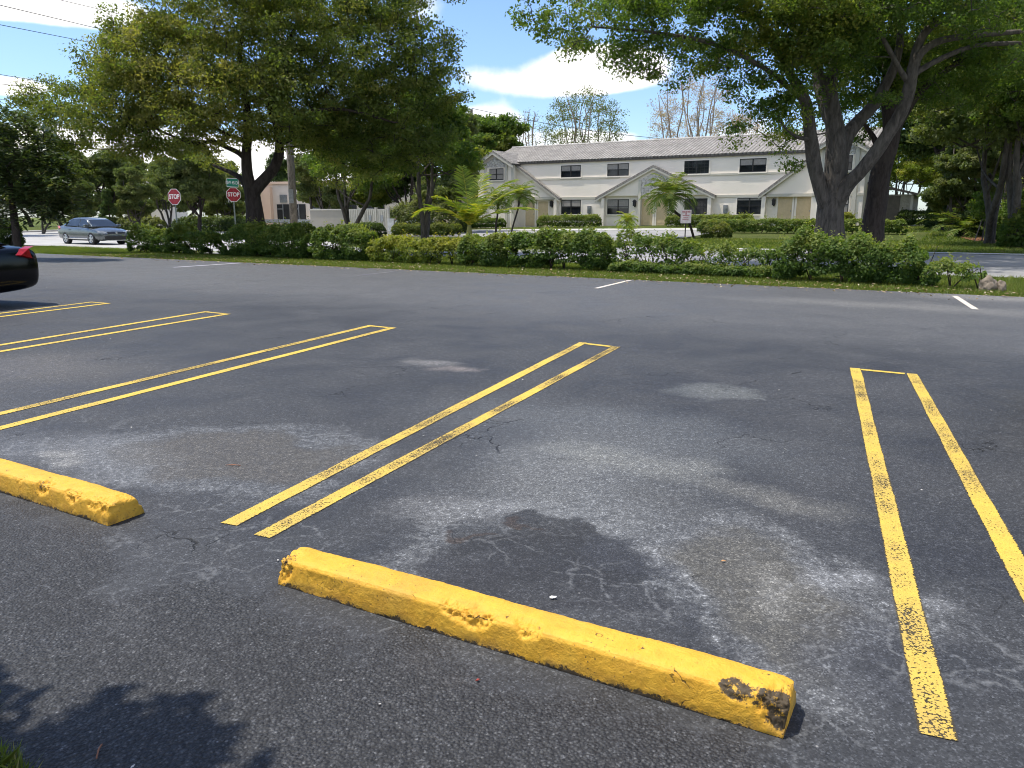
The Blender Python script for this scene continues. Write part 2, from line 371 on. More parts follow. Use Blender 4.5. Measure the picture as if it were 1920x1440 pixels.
def grassbase():
    m, nt = newmat('lawn_soil'); b = NB(nt); v = b.obj()
    n1 = b.noise(v, 0.35, 4, 0.6); n2 = b.noise(v, 5, 5, 0.7); n3 = b.noise(v, 40, 3, 0.7)
    base = b.mix(b.rng(n1, 0.35, 0.65), (0.085, 0.122, 0.026), (0.130, 0.150, 0.042))
    base = b.mix(b.rng(n2, 0.45, 0.75, 0, 0.6), base, (0.13, 0.125, 0.045))
    base = b.mix(b.rng(n3, 0.5, 0.3, 0, 0.6), base, (0.03, 0.05, 0.012))
    b.out(b.pbsdf(base, 0.95, 0.1, 0, b.bump(b.math('ADD', n2, n3), 1.0, 0.08))); return m
def rooftile():
    m, nt = newmat('roof_tile'); b = NB(nt); v = b.obj()       # object space: x along the eave, y up the slope
    sx = b.n('ShaderNodeSeparateXYZ'); nt.links.new(v, sx.inputs[0])
    wx = b.math('SINE', b.math('MULTIPLY', sx.outputs[0], 2 * math.pi / 0.30))
    fy = b.math('FRACT', b.math('MULTIPLY', sx.outputs[1], 1 / 0.36))
    n1 = b.noise(v, 0.7, 5, 0.65); n2 = b.noise(v, 7, 5, 0.7); cell = b.noise(b.vm('MULTIPLY', v, (3.3, 2.8, 0)), 1.0, 0)
    base = b.mix(b.rng(n1, 0.3, 0.7), (0.20, 0.187, 0.17), (0.33, 0.31, 0.28))
    base = b.mix(b.rng(n2, 0.42, 0.66, 0, 0.55), base, (0.21, 0.195, 0.175))
    base = b.mix(b.rng(cell, 0.5, 0.65, 0, 0.5), base, (0.38, 0.36, 0.33))
    base = b.mix(b.rng(wx, -0.2, -1.0, 0, 0.8), base, (0.11, 0.10, 0.09))
    base = b.mix(b.rng(fy, 0.22, 0.0, 0, 0.85), base, (0.09, 0.08, 0.07))
    h = b.math('ADD', b.math('MULTIPLY', wx, 0.5), b.math('MULTIPLY', fy, -0.5))
    b.out(b.pbsdf(base, 0.85, 0.2, 0, b.bump(h, 0.9, 0.06))); return m
def stucco(name, c, scale=30, bump=0.35):
    m, nt = newmat(name); b = NB(nt); v = b.obj()
    n1 = b.noise(v, 0.6, 4); n2 = b.noise(v, scale, 5, 0.7); n3 = b.noise(b.vm('MULTIPLY', v, (1, 1, 0.25)), 1.4, 4)
    base = b.mix(b.rng(n1, 0.3, 0.7, 0, 0.5), c, [q * 0.93 for q in c])
    base = b.mix(b.rng(n3, 0.55, 0.8, 0, 0.35), base, [c[0] * 0.86, c[1] * 0.84, c[2] * 0.8])
    b.out(b.pbsdf(base, 0.9, 0.2, 0, b.bump(n2, bump, 0.03))); return m
def rubble():
    m, nt = newmat('rough_stone_render'); b = NB(nt); v = b.obj()
    s = b.noise(v, 5.5, 5, 0.75, 0.8); s2 = b.vor(v, 6, 'F1')
    base = b.mix(b.rng(s, 0.35, 0.62), (0.40, 0.375, 0.335), (0.80, 0.77, 0.72))
    b.out(b.pbsdf(base, 0.9, 0.2, 0, b.bump(b.math('ADD', s, s2), 1.0, 0.12))); return m
def glassmat(name, c=(0.012, 0.014, 0.017), rough=0.06):
    m, nt = newmat(name); b = NB(nt); v = b.obj()
    n = b.noise(v, 1.3, 2)
    b.out(b.pbsdf(b.mix(b.rng(n, 0.4, 0.6), c, [q * 1.8 for q in c]), rough, 0.5)); return m

M = {}
M['lot'] = asphalt_lot()
M['road'] = roadmat('street_asphalt', (0.37, 0.36, 0.34)); M['drive'] = roadmat('drive_asphalt', (0.27, 0.265, 0.255))
M['concrete'] = roadmat('pale_concrete', (0.50, 0.49, 0.46), 0.1)
M['soil'] = grassbase(); M['stop'] = stopmat(); M['tile'] = rooftile()
M['mulch'] = simple('red_mulch', (0.17, 0.055, 0.03), 0.95, var=0.5, scale=14, bump=1.0, bscale=25)
M['white'] = stucco('white_stucco', (0.90, 0.825, 0.715)); M['cream'] = stucco('cream_trim', (0.60, 0.57, 0.49), 50, 0.15)
M['band'] = stucco('tan_band', (0.56, 0.53, 0.45), 40, 0.15); M['rubble'] = rubble()
M['door'] = simple('cream_door', (0.60, 0.47, 0.28), 0.55, var=0.05); M['bronze'] = simple('bronze_frame', (0.018, 0.017, 0.016), 0.4)
M['glass'] = glassmat('window_glass'); M['blind'] = simple('window_blind', (0.30, 0.28, 0.255), 0.8, var=0.1)
M['fascia'] = simple('fascia', (0.05, 0.045, 0.04), 0.7); M['raketile'] = simple('rake_tile', (0.23, 0.215, 0.195), 0.85, var=0.5, scale=9); M['darkglass'] = glassmat('shop_glass', (0.010, 0.010, 0.011), 0.4); M['metal'] = simple('grey_metal', (0.30, 0.31, 0.31), 0.45, 0.7)
M['black'] = simple('black_iron', (0.012, 0.012, 0.012), 0.5); M['peach'] = stucco('peach_stucco', (0.72, 0.53, 0.40))
M['peach2'] = stucco('pale_peach', (0.76, 0.66, 0.56)); M['taupe'] = stucco('taupe_block', (0.33, 0.31, 0.265)); M['gate'] = simple('gate_paint', (0.48, 0.46, 0.40), 0.7, var=0.08)
M['bark'] = barkmat('oak_bark', (0.075, 0.064, 0.055)); M['bark2'] = barkmat('pale_bark', (0.098, 0.086, 0.074)); M['bark3'] = barkmat('dark_bark', (0.05, 0.04, 0.034))
M['bare'] = barkmat('silver_bark', (0.30, 0.25, 0.21)); M['wood'] = barkmat('pole_wood', (0.20, 0.175, 0.145), 14)
M['palmtrunk'] = barkmat('palm_bark', (0.05, 0.042, 0.036), 20)
M['leafA'] = leafmat('leaf_olive', (0.052, 0.084, 0.023), (0.122, 0.154, 0.042), (0.25, 0.225, 0.075), 0.54)
M['leafB'] = leafmat('leaf_green', (0.042, 0.082, 0.020), (0.105, 0.160, 0.036), (0.23, 0.225, 0.055), 0.52)
M['leafD'] = leafmat('leaf_dark', (0.026, 0.050, 0.017), (0.060, 0.095, 0.028), (0.12, 0.148, 0.044), 0.4, 0.5)
M['leafM'] = leafmat('leaf_far', (0.070, 0.100, 0.040), (0.125, 0.155, 0.058), (0.20, 0.20, 0.085), 0.45)  # greens lightened so distance haze sits in the leaf colour
M['leafY'] = leafmat('leaf_lime', (0.08, 0.125, 0.02), (0.175, 0.21, 0.036), (0.32, 0.29, 0.06), 0.45)
M['leafH'] = leafmat('leaf_hedge', (0.034, 0.072, 0.018), (0.092, 0.150, 0.032), (0.23, 0.25, 0.065), 0.45, 0.5)
M['leafG'] = leafmat('leaf_glossy', (0.030, 0.052, 0.020), (0.070, 0.098, 0.034), (0.17, 0.155, 0.065), 0.3, 0.36)
M['leafK'] = leafmat('leaf_dry', (0.28, 0.19, 0.14), (0.42, 0.31, 0.24), (0.52, 0.42, 0.32), 0.3)
M['palmG'] = leafmat('frond_green', (0.045, 0.09, 0.018), (0.11, 0.165, 0.03), (0.29, 0.27, 0.065), 0.35, 0.4)
M['palmY'] = leafmat('frond_lime', (0.07, 0.125, 0.02), (0.18, 0.24, 0.036), (0.45, 0.38, 0.06), 0.4, 0.4)
M['grass'] = leafmat('grass_blade', (0.075, 0.115, 0.022), (0.145, 0.185, 0.042), (0.30, 0.26, 0.10), 0.42, 0.6)
M['litter'] = leafmat('leaf_litter', (0.10, 0.06, 0.03), (0.24, 0.17, 0.09), (0.45, 0.38, 0.27), 0.1, 0.8)

# ------------------------------------------------------------------ world, sun, camera
SUN_EL, SUN_AZ = R(69), math.atan2(0.19, -0.98)        # azimuth of the sun seen from above, from +X
sv = Vector((math.cos(SUN_AZ) * math.cos(SUN_EL), math.sin(SUN_AZ) * math.cos(SUN_EL), math.sin(SUN_EL)))
def build_world():
    w = bpy.data.worlds.new('World'); scn.world = w; w.use_nodes = True; nt = w.node_tree; nt.nodes.clear(); b = NB(nt)
    sky = b.n('ShaderNodeTexSky', sky_type='NISHITA'); sky.sun_disc = False; sky.sun_elevation = SUN_EL
    sky.sun_rotation = math.pi / 2 - SUN_AZ; sky.altitude = 5; sky.air_density = 1.0; sky.dust_density = 0.6; sky.ozone_density = 1.6
    dirv = b.n('ShaderNodeTexCoord').outputs['Generated']
    sx = b.n('ShaderNodeSeparateXYZ'); nt.links.new(dirv, sx.inputs[0]); X, Y, Z = sx.outputs
    # clouds lie on a flat layer high above the place; broad fair-weather heaps in given directions
    def cdir(px, py):
        d = ray(px, py); d = d / np.linalg.norm(d); return d
    n1 = b.noise(dirv, 5.5, 8, 0.58, 0.3); n2 = b.noise(dirv, 14.0, 6, 0.6)
    hz = b.rng(Z, 0.0, 0.30)
    lay = b.math('ADD', b.math('MULTIPLY', n1, 0.8), b.math('MULTIPLY', n2, 0.25))
    dens = b.math('ADD', lay, b.rng(Z, 0.0, 0.22, 0.0, -0.14))
    def heap(px, py, wx, wy, amt):
        d = cdir(px, py); a = math.atan2(d[0], d[1])
        nrmv = b.vm('SUBTRACT', dirv, tuple(d))
        ax = b.math('DIVIDE', b.vm('DOT_PRODUCT', nrmv, (math.cos(a), -math.sin(a), 0)), wx / 1440)
        ay = b.math('DIVIDE', b.vm('DOT_PRODUCT', nrmv, (0, 0, 1)), wy / 1440)
        r2 = b.math('ADD', b.math('MULTIPLY', ax, ax), b.math('MULTIPLY', ay, ay))
        return b.rng(r2, 1.6, 0.0, 0.0, amt)
    for h in ((1020, 135, 170, 48, 0.62), (1160, 125, 110, 42, 0.5), (70, 8, 200, 36, 0.6), (15, 158, 70, 18, 0.45), (800, 20, 60, 40, 0.4),
              (920, 222, 75, 32, 0.45), (1060, 262, 150, 26, 0.36), (250, 300, 260, 60, 0.6), (1390, 240, 70, 40, 0.45), (560, 320, 200, 60, 0.5)):
        dens = b.math('ADD', dens, heap(*h))
    for h in ((950, 60, 90, 70, -0.35), (60, 95, 120, 40, -0.5), (1370, 190, 60, 40, -0.3), (1190, 215, 120, 25, -0.3)):
        dens = b.math('ADD', dens, heap(*h))
    dens = b.math('ADD', dens, b.math('ADD', b.rng(Y, 0.10, -0.30, 0.0, 0.34), b.rng(Z, 0.55, 0.85, 0.0, 0.16)))  # unseen cloud added behind the camera and overhead to lift the ambient light
    mask = b.rng(dens, 0.64, 0.92)
    shade = b.rng(b.noise(dirv, 9, 4), 0.3, 0.7, 0.80, 1.0)
    cc = b.mix(shade, (0.80, 0.81, 0.84), (1.0, 0.975, 0.94))
    bg1 = b.n('ShaderNodeBackground'); skc = b.mix(1.0, sky.outputs[0], (0.66, 0.745, 0.89), 'MULTIPLY'); b.set(bg1.inputs[0], skc); bg1.inputs[1].default_value = 0.15
    bg2 = b.n('ShaderNodeBackground'); b.set(bg2.inputs[0], cc); bg2.inputs[1].default_value = 0.90
    x = b.n('ShaderNodeMixShader'); b.set(x.inputs[0], mask); nt.links.new(bg1.outputs[0], x.inputs[1]); nt.links.new(bg2.outputs[0], x.inputs[2])
    o = b.n('ShaderNodeOutputWorld'); nt.links.new(x.outputs[0], o.inputs[0])
build_world()
sl = bpy.data.lights.new('sun', 'SUN'); sl.energy = 3.5; sl.angle = R(0.53); sl.color = (1.0, 0.945, 0.85)
so = bpy.data.objects.new('sun', sl); C.objects.link(so); so.rotation_euler = sv.to_track_quat('Z', 'Y').to_euler(); so.location = (0, 0, 40)
cam = bpy.data.cameras.new('camera'); co = bpy.data.objects.new('camera', cam); C.objects.link(co)
cam.sensor_width = 36; cam.lens = 36 * F / 1920; cam.clip_end = 3000; cam.clip_start = 0.05
co.matrix_world = Matrix(((rt[0], up[0], -fw[0], 0), (rt[1], up[1], -fw[1], 0), (rt[2], up[2], -fw[2], H), (0, 0, 0, 1)))
scn.camera = co
vs = scn.view_settings; vs.view_transform = 'Standard'; vs.look = 'None'; vs.gamma = 1; vs.exposure = 0.70
scn.cycles.max_bounces = 6; scn.cycles.transparent_max_bounces = 8; scn.cycles.diffuse_bounces = 2; scn.cycles.use_adaptive_sampling = True; scn.cycles.adaptive_threshold = 0.03; scn.cycles.glossy_bounces = 2
scn.cycles.transmission_bounces = 4; scn.cycles.use_denoising = True; scn.cycles.filter_width = 1.05; scn.cycles.sample_clamp_indirect = 6

# ------------------------------------------------------------------ ground, paving
def sheet(name, poly, mat, dz, step=1.2, jag=0.0, seed=1, kind='structure'):
    """flat-lying paved sheet from a ground outline, following the terrain"""
    rng = random.Random(seed); P = [np.array(p[:2], float) for p in poly]; out = []
    for i, p in enumerate(P):
        q = P[(i + 1) % len(P)]; n = max(1, int(np.linalg.norm(q - p) / step)); nn = np.array([-(q - p)[1], (q - p)[0]]); nn /= np.linalg.norm(nn) + 1e-9
        for k in range(n): out.append(p + (q - p) * k / n + nn * rng.uniform(-jag, jag))
    bm = bmesh.new(); vs_ = [bm.verts.new((float(p[0]), float(p[1]), 0)) for p in out]
    bm.faces.new(vs_)
    bmesh.ops.triangulate(bm, faces=bm.faces[:])
    xs = [p[0] for p in out]; ys = [p[1] for p in out]
    for a, lo, hi in ((0, min(xs), max(xs)), (1, min(ys), max(ys))):
        c = lo + 2.0
        while c < hi:
            if c > -70 and c < 120:
                nrm = (1, 0, 0) if a == 0 else (0, 1, 0); cc = (c, 0, 0) if a == 0 else (0, c, 0)
                bmesh.ops.bisect_plane(bm, geom=bm.verts[:] + bm.edges[:] + bm.faces[:], plane_co=cc, plane_no=nrm)
            c += 2.5
    for v in bm.verts: v.co.z = gzf(v.co.x, v.co.y) + dz
    bmesh.ops.recalc_face_normals(bm, faces=bm.faces)
    for f in bm.faces:
        if f.normal.z < 0: f.normal_flip()
    me = bpy.data.meshes.new(name); bm.to_mesh(me); bm.free()
    o = link(name, me, mat); tag(o, kind=kind); return o
def ground():
    xs = np.concatenate([[-900, -500, -250, -140], np.arange(-100, 101, 2.0), [140, 250, 500, 900]])
    ys = np.concatenate([[-300, -100, -30], np.arange(-10, 131, 2.0), [180, 260, 400, 700, 1200]])
    Xg, Yg = np.meshgrid(xs, ys); Z = gz(Xg, Yg) - 0.03
    V = np.stack([Xg.ravel(), Yg.ravel(), Z.ravel()], 1); nx = len(xs); ny = len(ys)
    i = np.arange(nx - 1); j = np.arange(ny - 1); I, J = np.meshgrid(i, j); a = (J * nx + I).ravel()
    Fc = np.stack([a, a + 1, a + 1 + nx, a + nx], 1)
    tag(big('ground', V, Fc, M['soil'], smooth=True), kind='structure')
ground()
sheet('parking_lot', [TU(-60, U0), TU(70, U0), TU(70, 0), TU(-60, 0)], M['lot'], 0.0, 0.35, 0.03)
near = [TU(-75, 4.6), TU(-15, 5.0), TU(line_t(150, 4.8), 4.8), TU(line_t(262, 3.9), 3.9), TU(line_t(420, 3.9), 3.9), TU(line_t(700, 5.6), 5.6), TU(line_t(725, 10.8), 10.8), TU(line_t(640, 12), 12)]
far = [G0(600, 428), G0(600, 417), G0(430, 421.5), G0(240, 428.5), G0(25, 436), G0(-250, 447)]
sheet('road', near + far, M['road'], 0.0, 2.5)
kp = [G0(600, 417), G0(430, 421.5), G0(240, 428.5), G0(25, 436), G0(-250, 447)]
km = MB()
for a, bq in zip(kp[:-1], kp[1:]):
    d = (bq - a) / np.linalg.norm(bq - a); n_ = np.array([d[1], -d[0], 0]); n_ = n_ if n_[1] > 0 else -n_
    km.add([a, bq, bq + n_ * 0.9, a + n_ * 0.9, a + [0, 0, .14], bq + [0, 0, .14], bq + n_ * 0.9 + [0, 0, .14], a + n_ * 0.9 + [0, 0, .14]], [(0, 3, 2, 1), (4, 5, 6, 7), (0, 1, 5, 4), (1, 2, 6, 5), (2, 3, 7, 6), (3, 0, 4, 7)])
tag(km.build('kerb', M['concrete']), kind='structure')
t0, t1, t2, t3 = line_t(725, 6), 60, line_t(1120, 16), line_t(1000, 10.8)
sheet('driveway', [TU(t0, 5.6), TU(60, 6.2), TU(60, 15.4), TU(line_t(1290, 15.4), 15.4), TU(line_t(1280, 24.0), 24.0), TU(60, 24.2) * 0 + TU(line_t(1280, 24.0), 24.0) + ed * 0.01, TU(line_t(1280, 24.0), 33.5), TU(line_t(640, 33.5), 33.5), TU(line_t(690, 24.5), 24.5), TU(line_t(1125, 24.0), 24.0), TU(line_t(1110, 16), 15.4), TU(line_t(1040, 14), 13.0), TU(t3, 10.8), TU(t0, 10.6)], M['drive'], 0.004, 2.0)
sheet('driveway_kerb', [TU(line_t(1292, 15.4), 15.42), TU(60, 15.42), TU(60, 16.0), TU(line_t(1292, 15.4), 16.0)], M['concrete'], 0.02, 2.0)
sheet('walkway', [TU(line_t(880, 33.6), 33.52), TU(line_t(1330, 33.6), 33.52), TU(line_t(1330, 36), 35.6), TU(line_t(880, 36), 35.6)], M['concrete'], 0.02, 2.0)
sheet('mulch_bed', [onU(1790, 30)[:2], onU(1820, 25.5)[:2], onU(1870, 22.0)[:2], onU(1960, 21.0)[:2], onU(2100, 22)[:2], onU(2060, 34)[:2], onU(1860, 36)[:2]], M['mulch'], 0.02, 0.8, 0.12)

# ---- painted lines
PAINT = (0.66, 0.465, 0.06)
def strip(V, Fs, UV, a, b, side, w):
    """one painted stripe from a to b, its outer edge on the line, its body on 'side'"""
    n = max(2, int(np.linalg.norm(b - a) / 0.08)); k = len(V)
    for i in range(n + 1):
        p = a + (b - a) * i / n
        j0 = 0.004 * mnoise.noise((p[0] * 2.3, p[1] * 2.3, 0.3)) + .002 * mnoise.noise((p[0] * 9, p[1] * 9, 2)); j1 = w + 0.005 * mnoise.noise((p[0] * 2.3, p[1] * 2.3, 9.3)) + .002 * mnoise.noise((p[0] * 9, p[1] * 9, 7))
        V += [(p[0] + side[0] * j0, p[1] + side[1] * j0, 0.004), (p[0] + side[0] * j1, p[1] + side[1] * j1, 0.004)]
    for i in range(n): Fs.append((k + 2 * i, k + 2 * i + 1, k + 2 * i + 3, k + 2 * i + 2))
    for i in range(n): UV.append([(0, i), (1, i), (1, i + 1), (0, i + 1)])
def marking(name, strips, mat):
    V, Fs, UV = [], [], []
    for s in strips: strip(V, Fs, UV, *s)
    me = bpy.data.meshes.new(name); me.from_pydata(V, [], Fs); uv = me.uv_layers.new(name='UVMap')
    flat = [c for f in UV for c in f]
    for li, c in zip(range(len(me.loops)), flat): uv.data[li].uv = c
    bm = bmesh.new(); bm.from_mesh(me)
    for f in bm.faces:
        if f.normal.z < 0: f.normal_flip()
    bm.to_mesh(me); bm.free()
    tag(link(name, me, mat), kind='structure')
def unit(v): return v / np.linalg.norm(v)
dvs = [((1593, 690), (1721, 702), (1723, 1376), None, 0.62, 0.66), ((1086, 642), (1164, 651), (413, 981), (507, 1010), 0.55, 0.7),
       ((691, 610), (744, 615), (0, 773), (0, 807), 0.55, 0.3), ((384, 584), (434, 589), (0, 646), (0, 661), 0.4, 0.25), ((171, 566), (209, 569), (0, 587), (0, 595), 0.4, 0.3)]
RB0 = G0(1920, 1044)[:2]
for i, (lt, rtp, lb, rb, wl, wr) in enumerate(dvs):
    a, c = G0(*lt)[:2], G0(*rtp)[:2]; la = G0(*lb)[:2]; rb_ = G0(*rb)[:2] if rb else RB0
    dl = unit(la - a); dr = unit(rb_ - c)
    if i >= 2: la = a + dl * 6.2; rb_ = c + dr * 6.2
    if rb is None: rb_ = c + dr * 5.4
    cs = unit(c - a); w = 0.105
    pl = paintmat('yellow_line_paint', PAINT, wl + 0.2, 3.1 * i); pr = paintmat('yellow_line_paint', PAINT, wr + 0.25, 3.1 * i + 1.4)
    sl_ = cs - dl * (cs @ dl); sl_ = unit(sl_); sr_ = -unit(cs - dr * (cs @ dr))
    hd = unit(dl - cs * (dl @ cs))
    marking('parking_line', [(a, la, sl_, w)], pl)
    marking('parking_line', [(c, rb_, sr_, w)], pr)
    marking('parking_line', [(a + cs * 0.112, c - cs * 0.112, hd, 0.085)], pl)
wp = paintmat('pale_line_paint', (0.66, 0.60, 0.42), 0.35, 9.0); wq = paintmat('white_line_paint', (0.72, 0.70, 0.66), 0.3, 5.0); wf = paintmat('faded_line_paint', (0.20, 0.20, 0.17), 0.9, 5.0)
for p, q, m_ in (((1122, 541), (1186, 525.5), wp), ((1784, 555), (1822, 580), wp), ((328, 501.5), (452, 493.5), wq), ((672, 517), (742, 509.5), wf)):
    a, c = G0(*p)[:2], G0(*q)[:2]; d = unit(c - a); marking('parking_line', [(a, c, np.array([-d[1], d[0]]), 0.11)], m_)

# ---- grass blades and litter
def blades(name, P, h, w, tint, rng):
    n = len(P); ang = rng.uniform(0, 2 * math.pi, n); lean = rng.normal(0, 0.45, (n, 2)); hh = h * rng.uniform(0.5, 1.3, n)
    d = np.stack([np.cos(ang), np.sin(ang), np.zeros(n)], 1); ww = (w * rng.uniform(0.7, 1.3, n))[:, None]
    tip = P + np.stack([lean[:, 0] * hh, lean[:, 1] * hh, hh], 1)
    V = np.stack([P - d * ww, P + d * ww, tip], 1).reshape(-1, 3)
    o = big(name, V, np.arange(3 * n).reshape(-1, 3), M['grass'], tint=tint); tag(o, kind='stuff'); return o
rng = np.random.default_rng(5)
PV, TV, HV, WV = [], [], [], []
def scatter(n, tr, ur, h, w, ok=None, dry=0.0):
    t = rng.uniform(*tr, n); u = rng.uniform(*ur, n); p = E0 + t[:, None] * ed + u[:, None] * nd
    k = np.ones(n, bool)
    if ok is not None: k = ok(p[:, 0], p[:, 1], t, u)
    p = p[k]; u = u[k]; nn = len(p)
    pat = np.array([mnoise.noise((x * 0.5, y * 0.5, 1.0)) for x, y in p]) if nn < 90000 else rng.normal(0, .3, nn)
    PV.append(np.column_stack([p, gz(p[:, 0], p[:, 1]) - 0.03])); TV.append(np.clip(0.42 + 0.34 * pat + rng.normal(0, 0.16, nn) + dry, 0, 1)); HV.append(np.full(nn, h)); WV.append(np.full(nn, w))
edgew = lambda x, y, t, u: u > (0.10 * np.sin(t * 2.1) + 0.07 * np.sin(t * 5.3 + 1) + 0.05 * np.sin(t * 11.0))
scatter(110000, (-2, 36), (-0.16, 3.4), 0.085, 0.010, edgew, 0.02)
scatter(30000, (-14, -1), (-0.15, 4.9), 0.085, 0.013, edgew)
scatter(30000, (2, 34), (2.9, 5.9), 0.10, 0.013)
scatter(46000, (12, 40), (16.1, 24), 0.10, 0.024)
scatter(50000, (25, 55), (16.1, 40), 0.10, 0.026)
scatter(40000, (0, 22), (10.8, 24), 0.10, 0.022, lambda x, y, t, u: (x < 0.13 * y * 1.0 - 0.0))
scatter(14000, (16, 36), (33.6, 40), 0.10, 0.03)
P = np.concatenate(PV); n = len(P)
hh = np.concatenate(HV); ww = np.concatenate(WV)
ang = rng.uniform(0, 2 * math.pi, n); hq = hh * rng.uniform(0.5, 1.3, n); lean = rng.normal(0, 0.5, (n, 2))
d = np.stack([np.cos(ang), np.sin(ang), np.zeros(n)], 1) * (ww * rng.uniform(0.7, 1.4, n))[:, None]
tip = P + np.stack([lean[:, 0] * hq, lean[:, 1] * hq, hq], 1)
tag(big('grass', np.stack([P - d, P + d, tip], 1).reshape(-1, 3), np.arange(3 * n).reshape(-1, 3), M['grass'], tint=np.concatenate(TV)), kind='stuff')
# long turf at the camera's feet
n = 30000; tt = rng.uniform(line_t(0, U0) - 3.5, line_t(960, U0) + 0.0, n); tt = rng.uniform(15, 29.5, n); uu = U0 - np.abs(rng.normal(0, 1, n)) * np.where(rng.random(n) < .5, .07, .30) + 0.05 + 0.05 * np.sin(tt * 7) + 0.03 * np.sin(tt * 17)
p = E0 + tt[:, None] * ed + uu[:, None] * nd
base_ = np.column_stack([p, np.full(n, -0.02)]); hq = rng.uniform(0.03, 0.085, n); ang = rng.uniform(0, 2 * math.pi, n)
dd = np.stack([np.cos(ang), np.sin(ang), np.zeros(n)], 1) * rng.uniform(0.0016, 0.0034, n)[:, None]
ln = rng.normal(0, 0.4, (n, 2)); mid_ = base_ + np.column_stack([ln * hq[:, None] * 0.35, hq * 0.6]); tp = base_ + np.column_stack([ln * hq[:, None] * 1.1, hq])
V = np.stack([base_ - dd, base_ + dd, mid_ + dd * 0.8, tp, mid_ - dd * 0.8], 1).reshape(-1, 3)
tag(big('turf', V, np.arange(5 * n).reshape(-1, 5), M['grass'], tint=np.clip(rng.normal(0.45, 0.2, n), 0, 1)), kind='stuff')
def flat_bits(name, P, s, mat, tint, tilt=0.35, kind='stuff'):
    n = len(P); a = rng.uniform(0, 2 * math.pi, n); nz = np.column_stack([rng.normal(0, tilt, n), rng.normal(0, tilt, n), np.ones(n)]); nz /= np.linalg.norm(nz, axis=1)[:, None]
    d = np.column_stack([np.cos(a), np.sin(a), np.zeros(n)]); d -= nz * (d * nz).sum(1)[:, None]; d /= np.linalg.norm(d, axis=1)[:, None]; b2 = np.cross(nz, d)
    L = (s * rng.uniform(0.6, 1.4, n))[:, None]; W = L * rng.uniform(0.35, 0.7, n)[:, None]
    V = np.stack([P - d * L, P + b2 * W, P + d * L, P - b2 * W], 1).reshape(-1, 3)
    o = big(name, V, np.arange(4 * n).reshape(-1, 4), mat, tint=tint); tag(o, kind=kind); return o
n = 2600; t = rng.uniform(-4, 34, n); u = rng.normal(0.05, 0.45, n) + np.where(rng.random(n) < 0.25, rng.uniform(0, 2, n), 0); p = E0 + t[:, None] * ed + u[:, None] * nd
PL = np.column_stack([p, 0.012 + np.where(u > 0, 0.035, 0.0)])
n2 = 700; t = rng.uniform(22, 45, n2); u = rng.normal(16.6, 0.35, n2); p2 = E0 + t[:, None] * ed + u[:, None] * nd
PL = np.concatenate([PL, np.column_stack([p2, gz(p2[:, 0], p2[:, 1]) + 0.06])])
flat_bits('fallen_leaves', PL, 0.032, M['litter'], np.clip(rng.normal(0.55, 0.25, len(PL)), 0, 1))
n = 520; t = rng.uniform(-6, 34, n); u = -17 * rng.random(n) ** 1.3; p = E0 + t[:, None] * ed + u[:, None] * nd
flat_bits('debris', np.column_stack([p, np.full(n, 0.007)]), 0.008, simple('grit', (0.5, 0.48, 0.45), 0.8), rng.uniform(0.3, 1, n), 0.2)

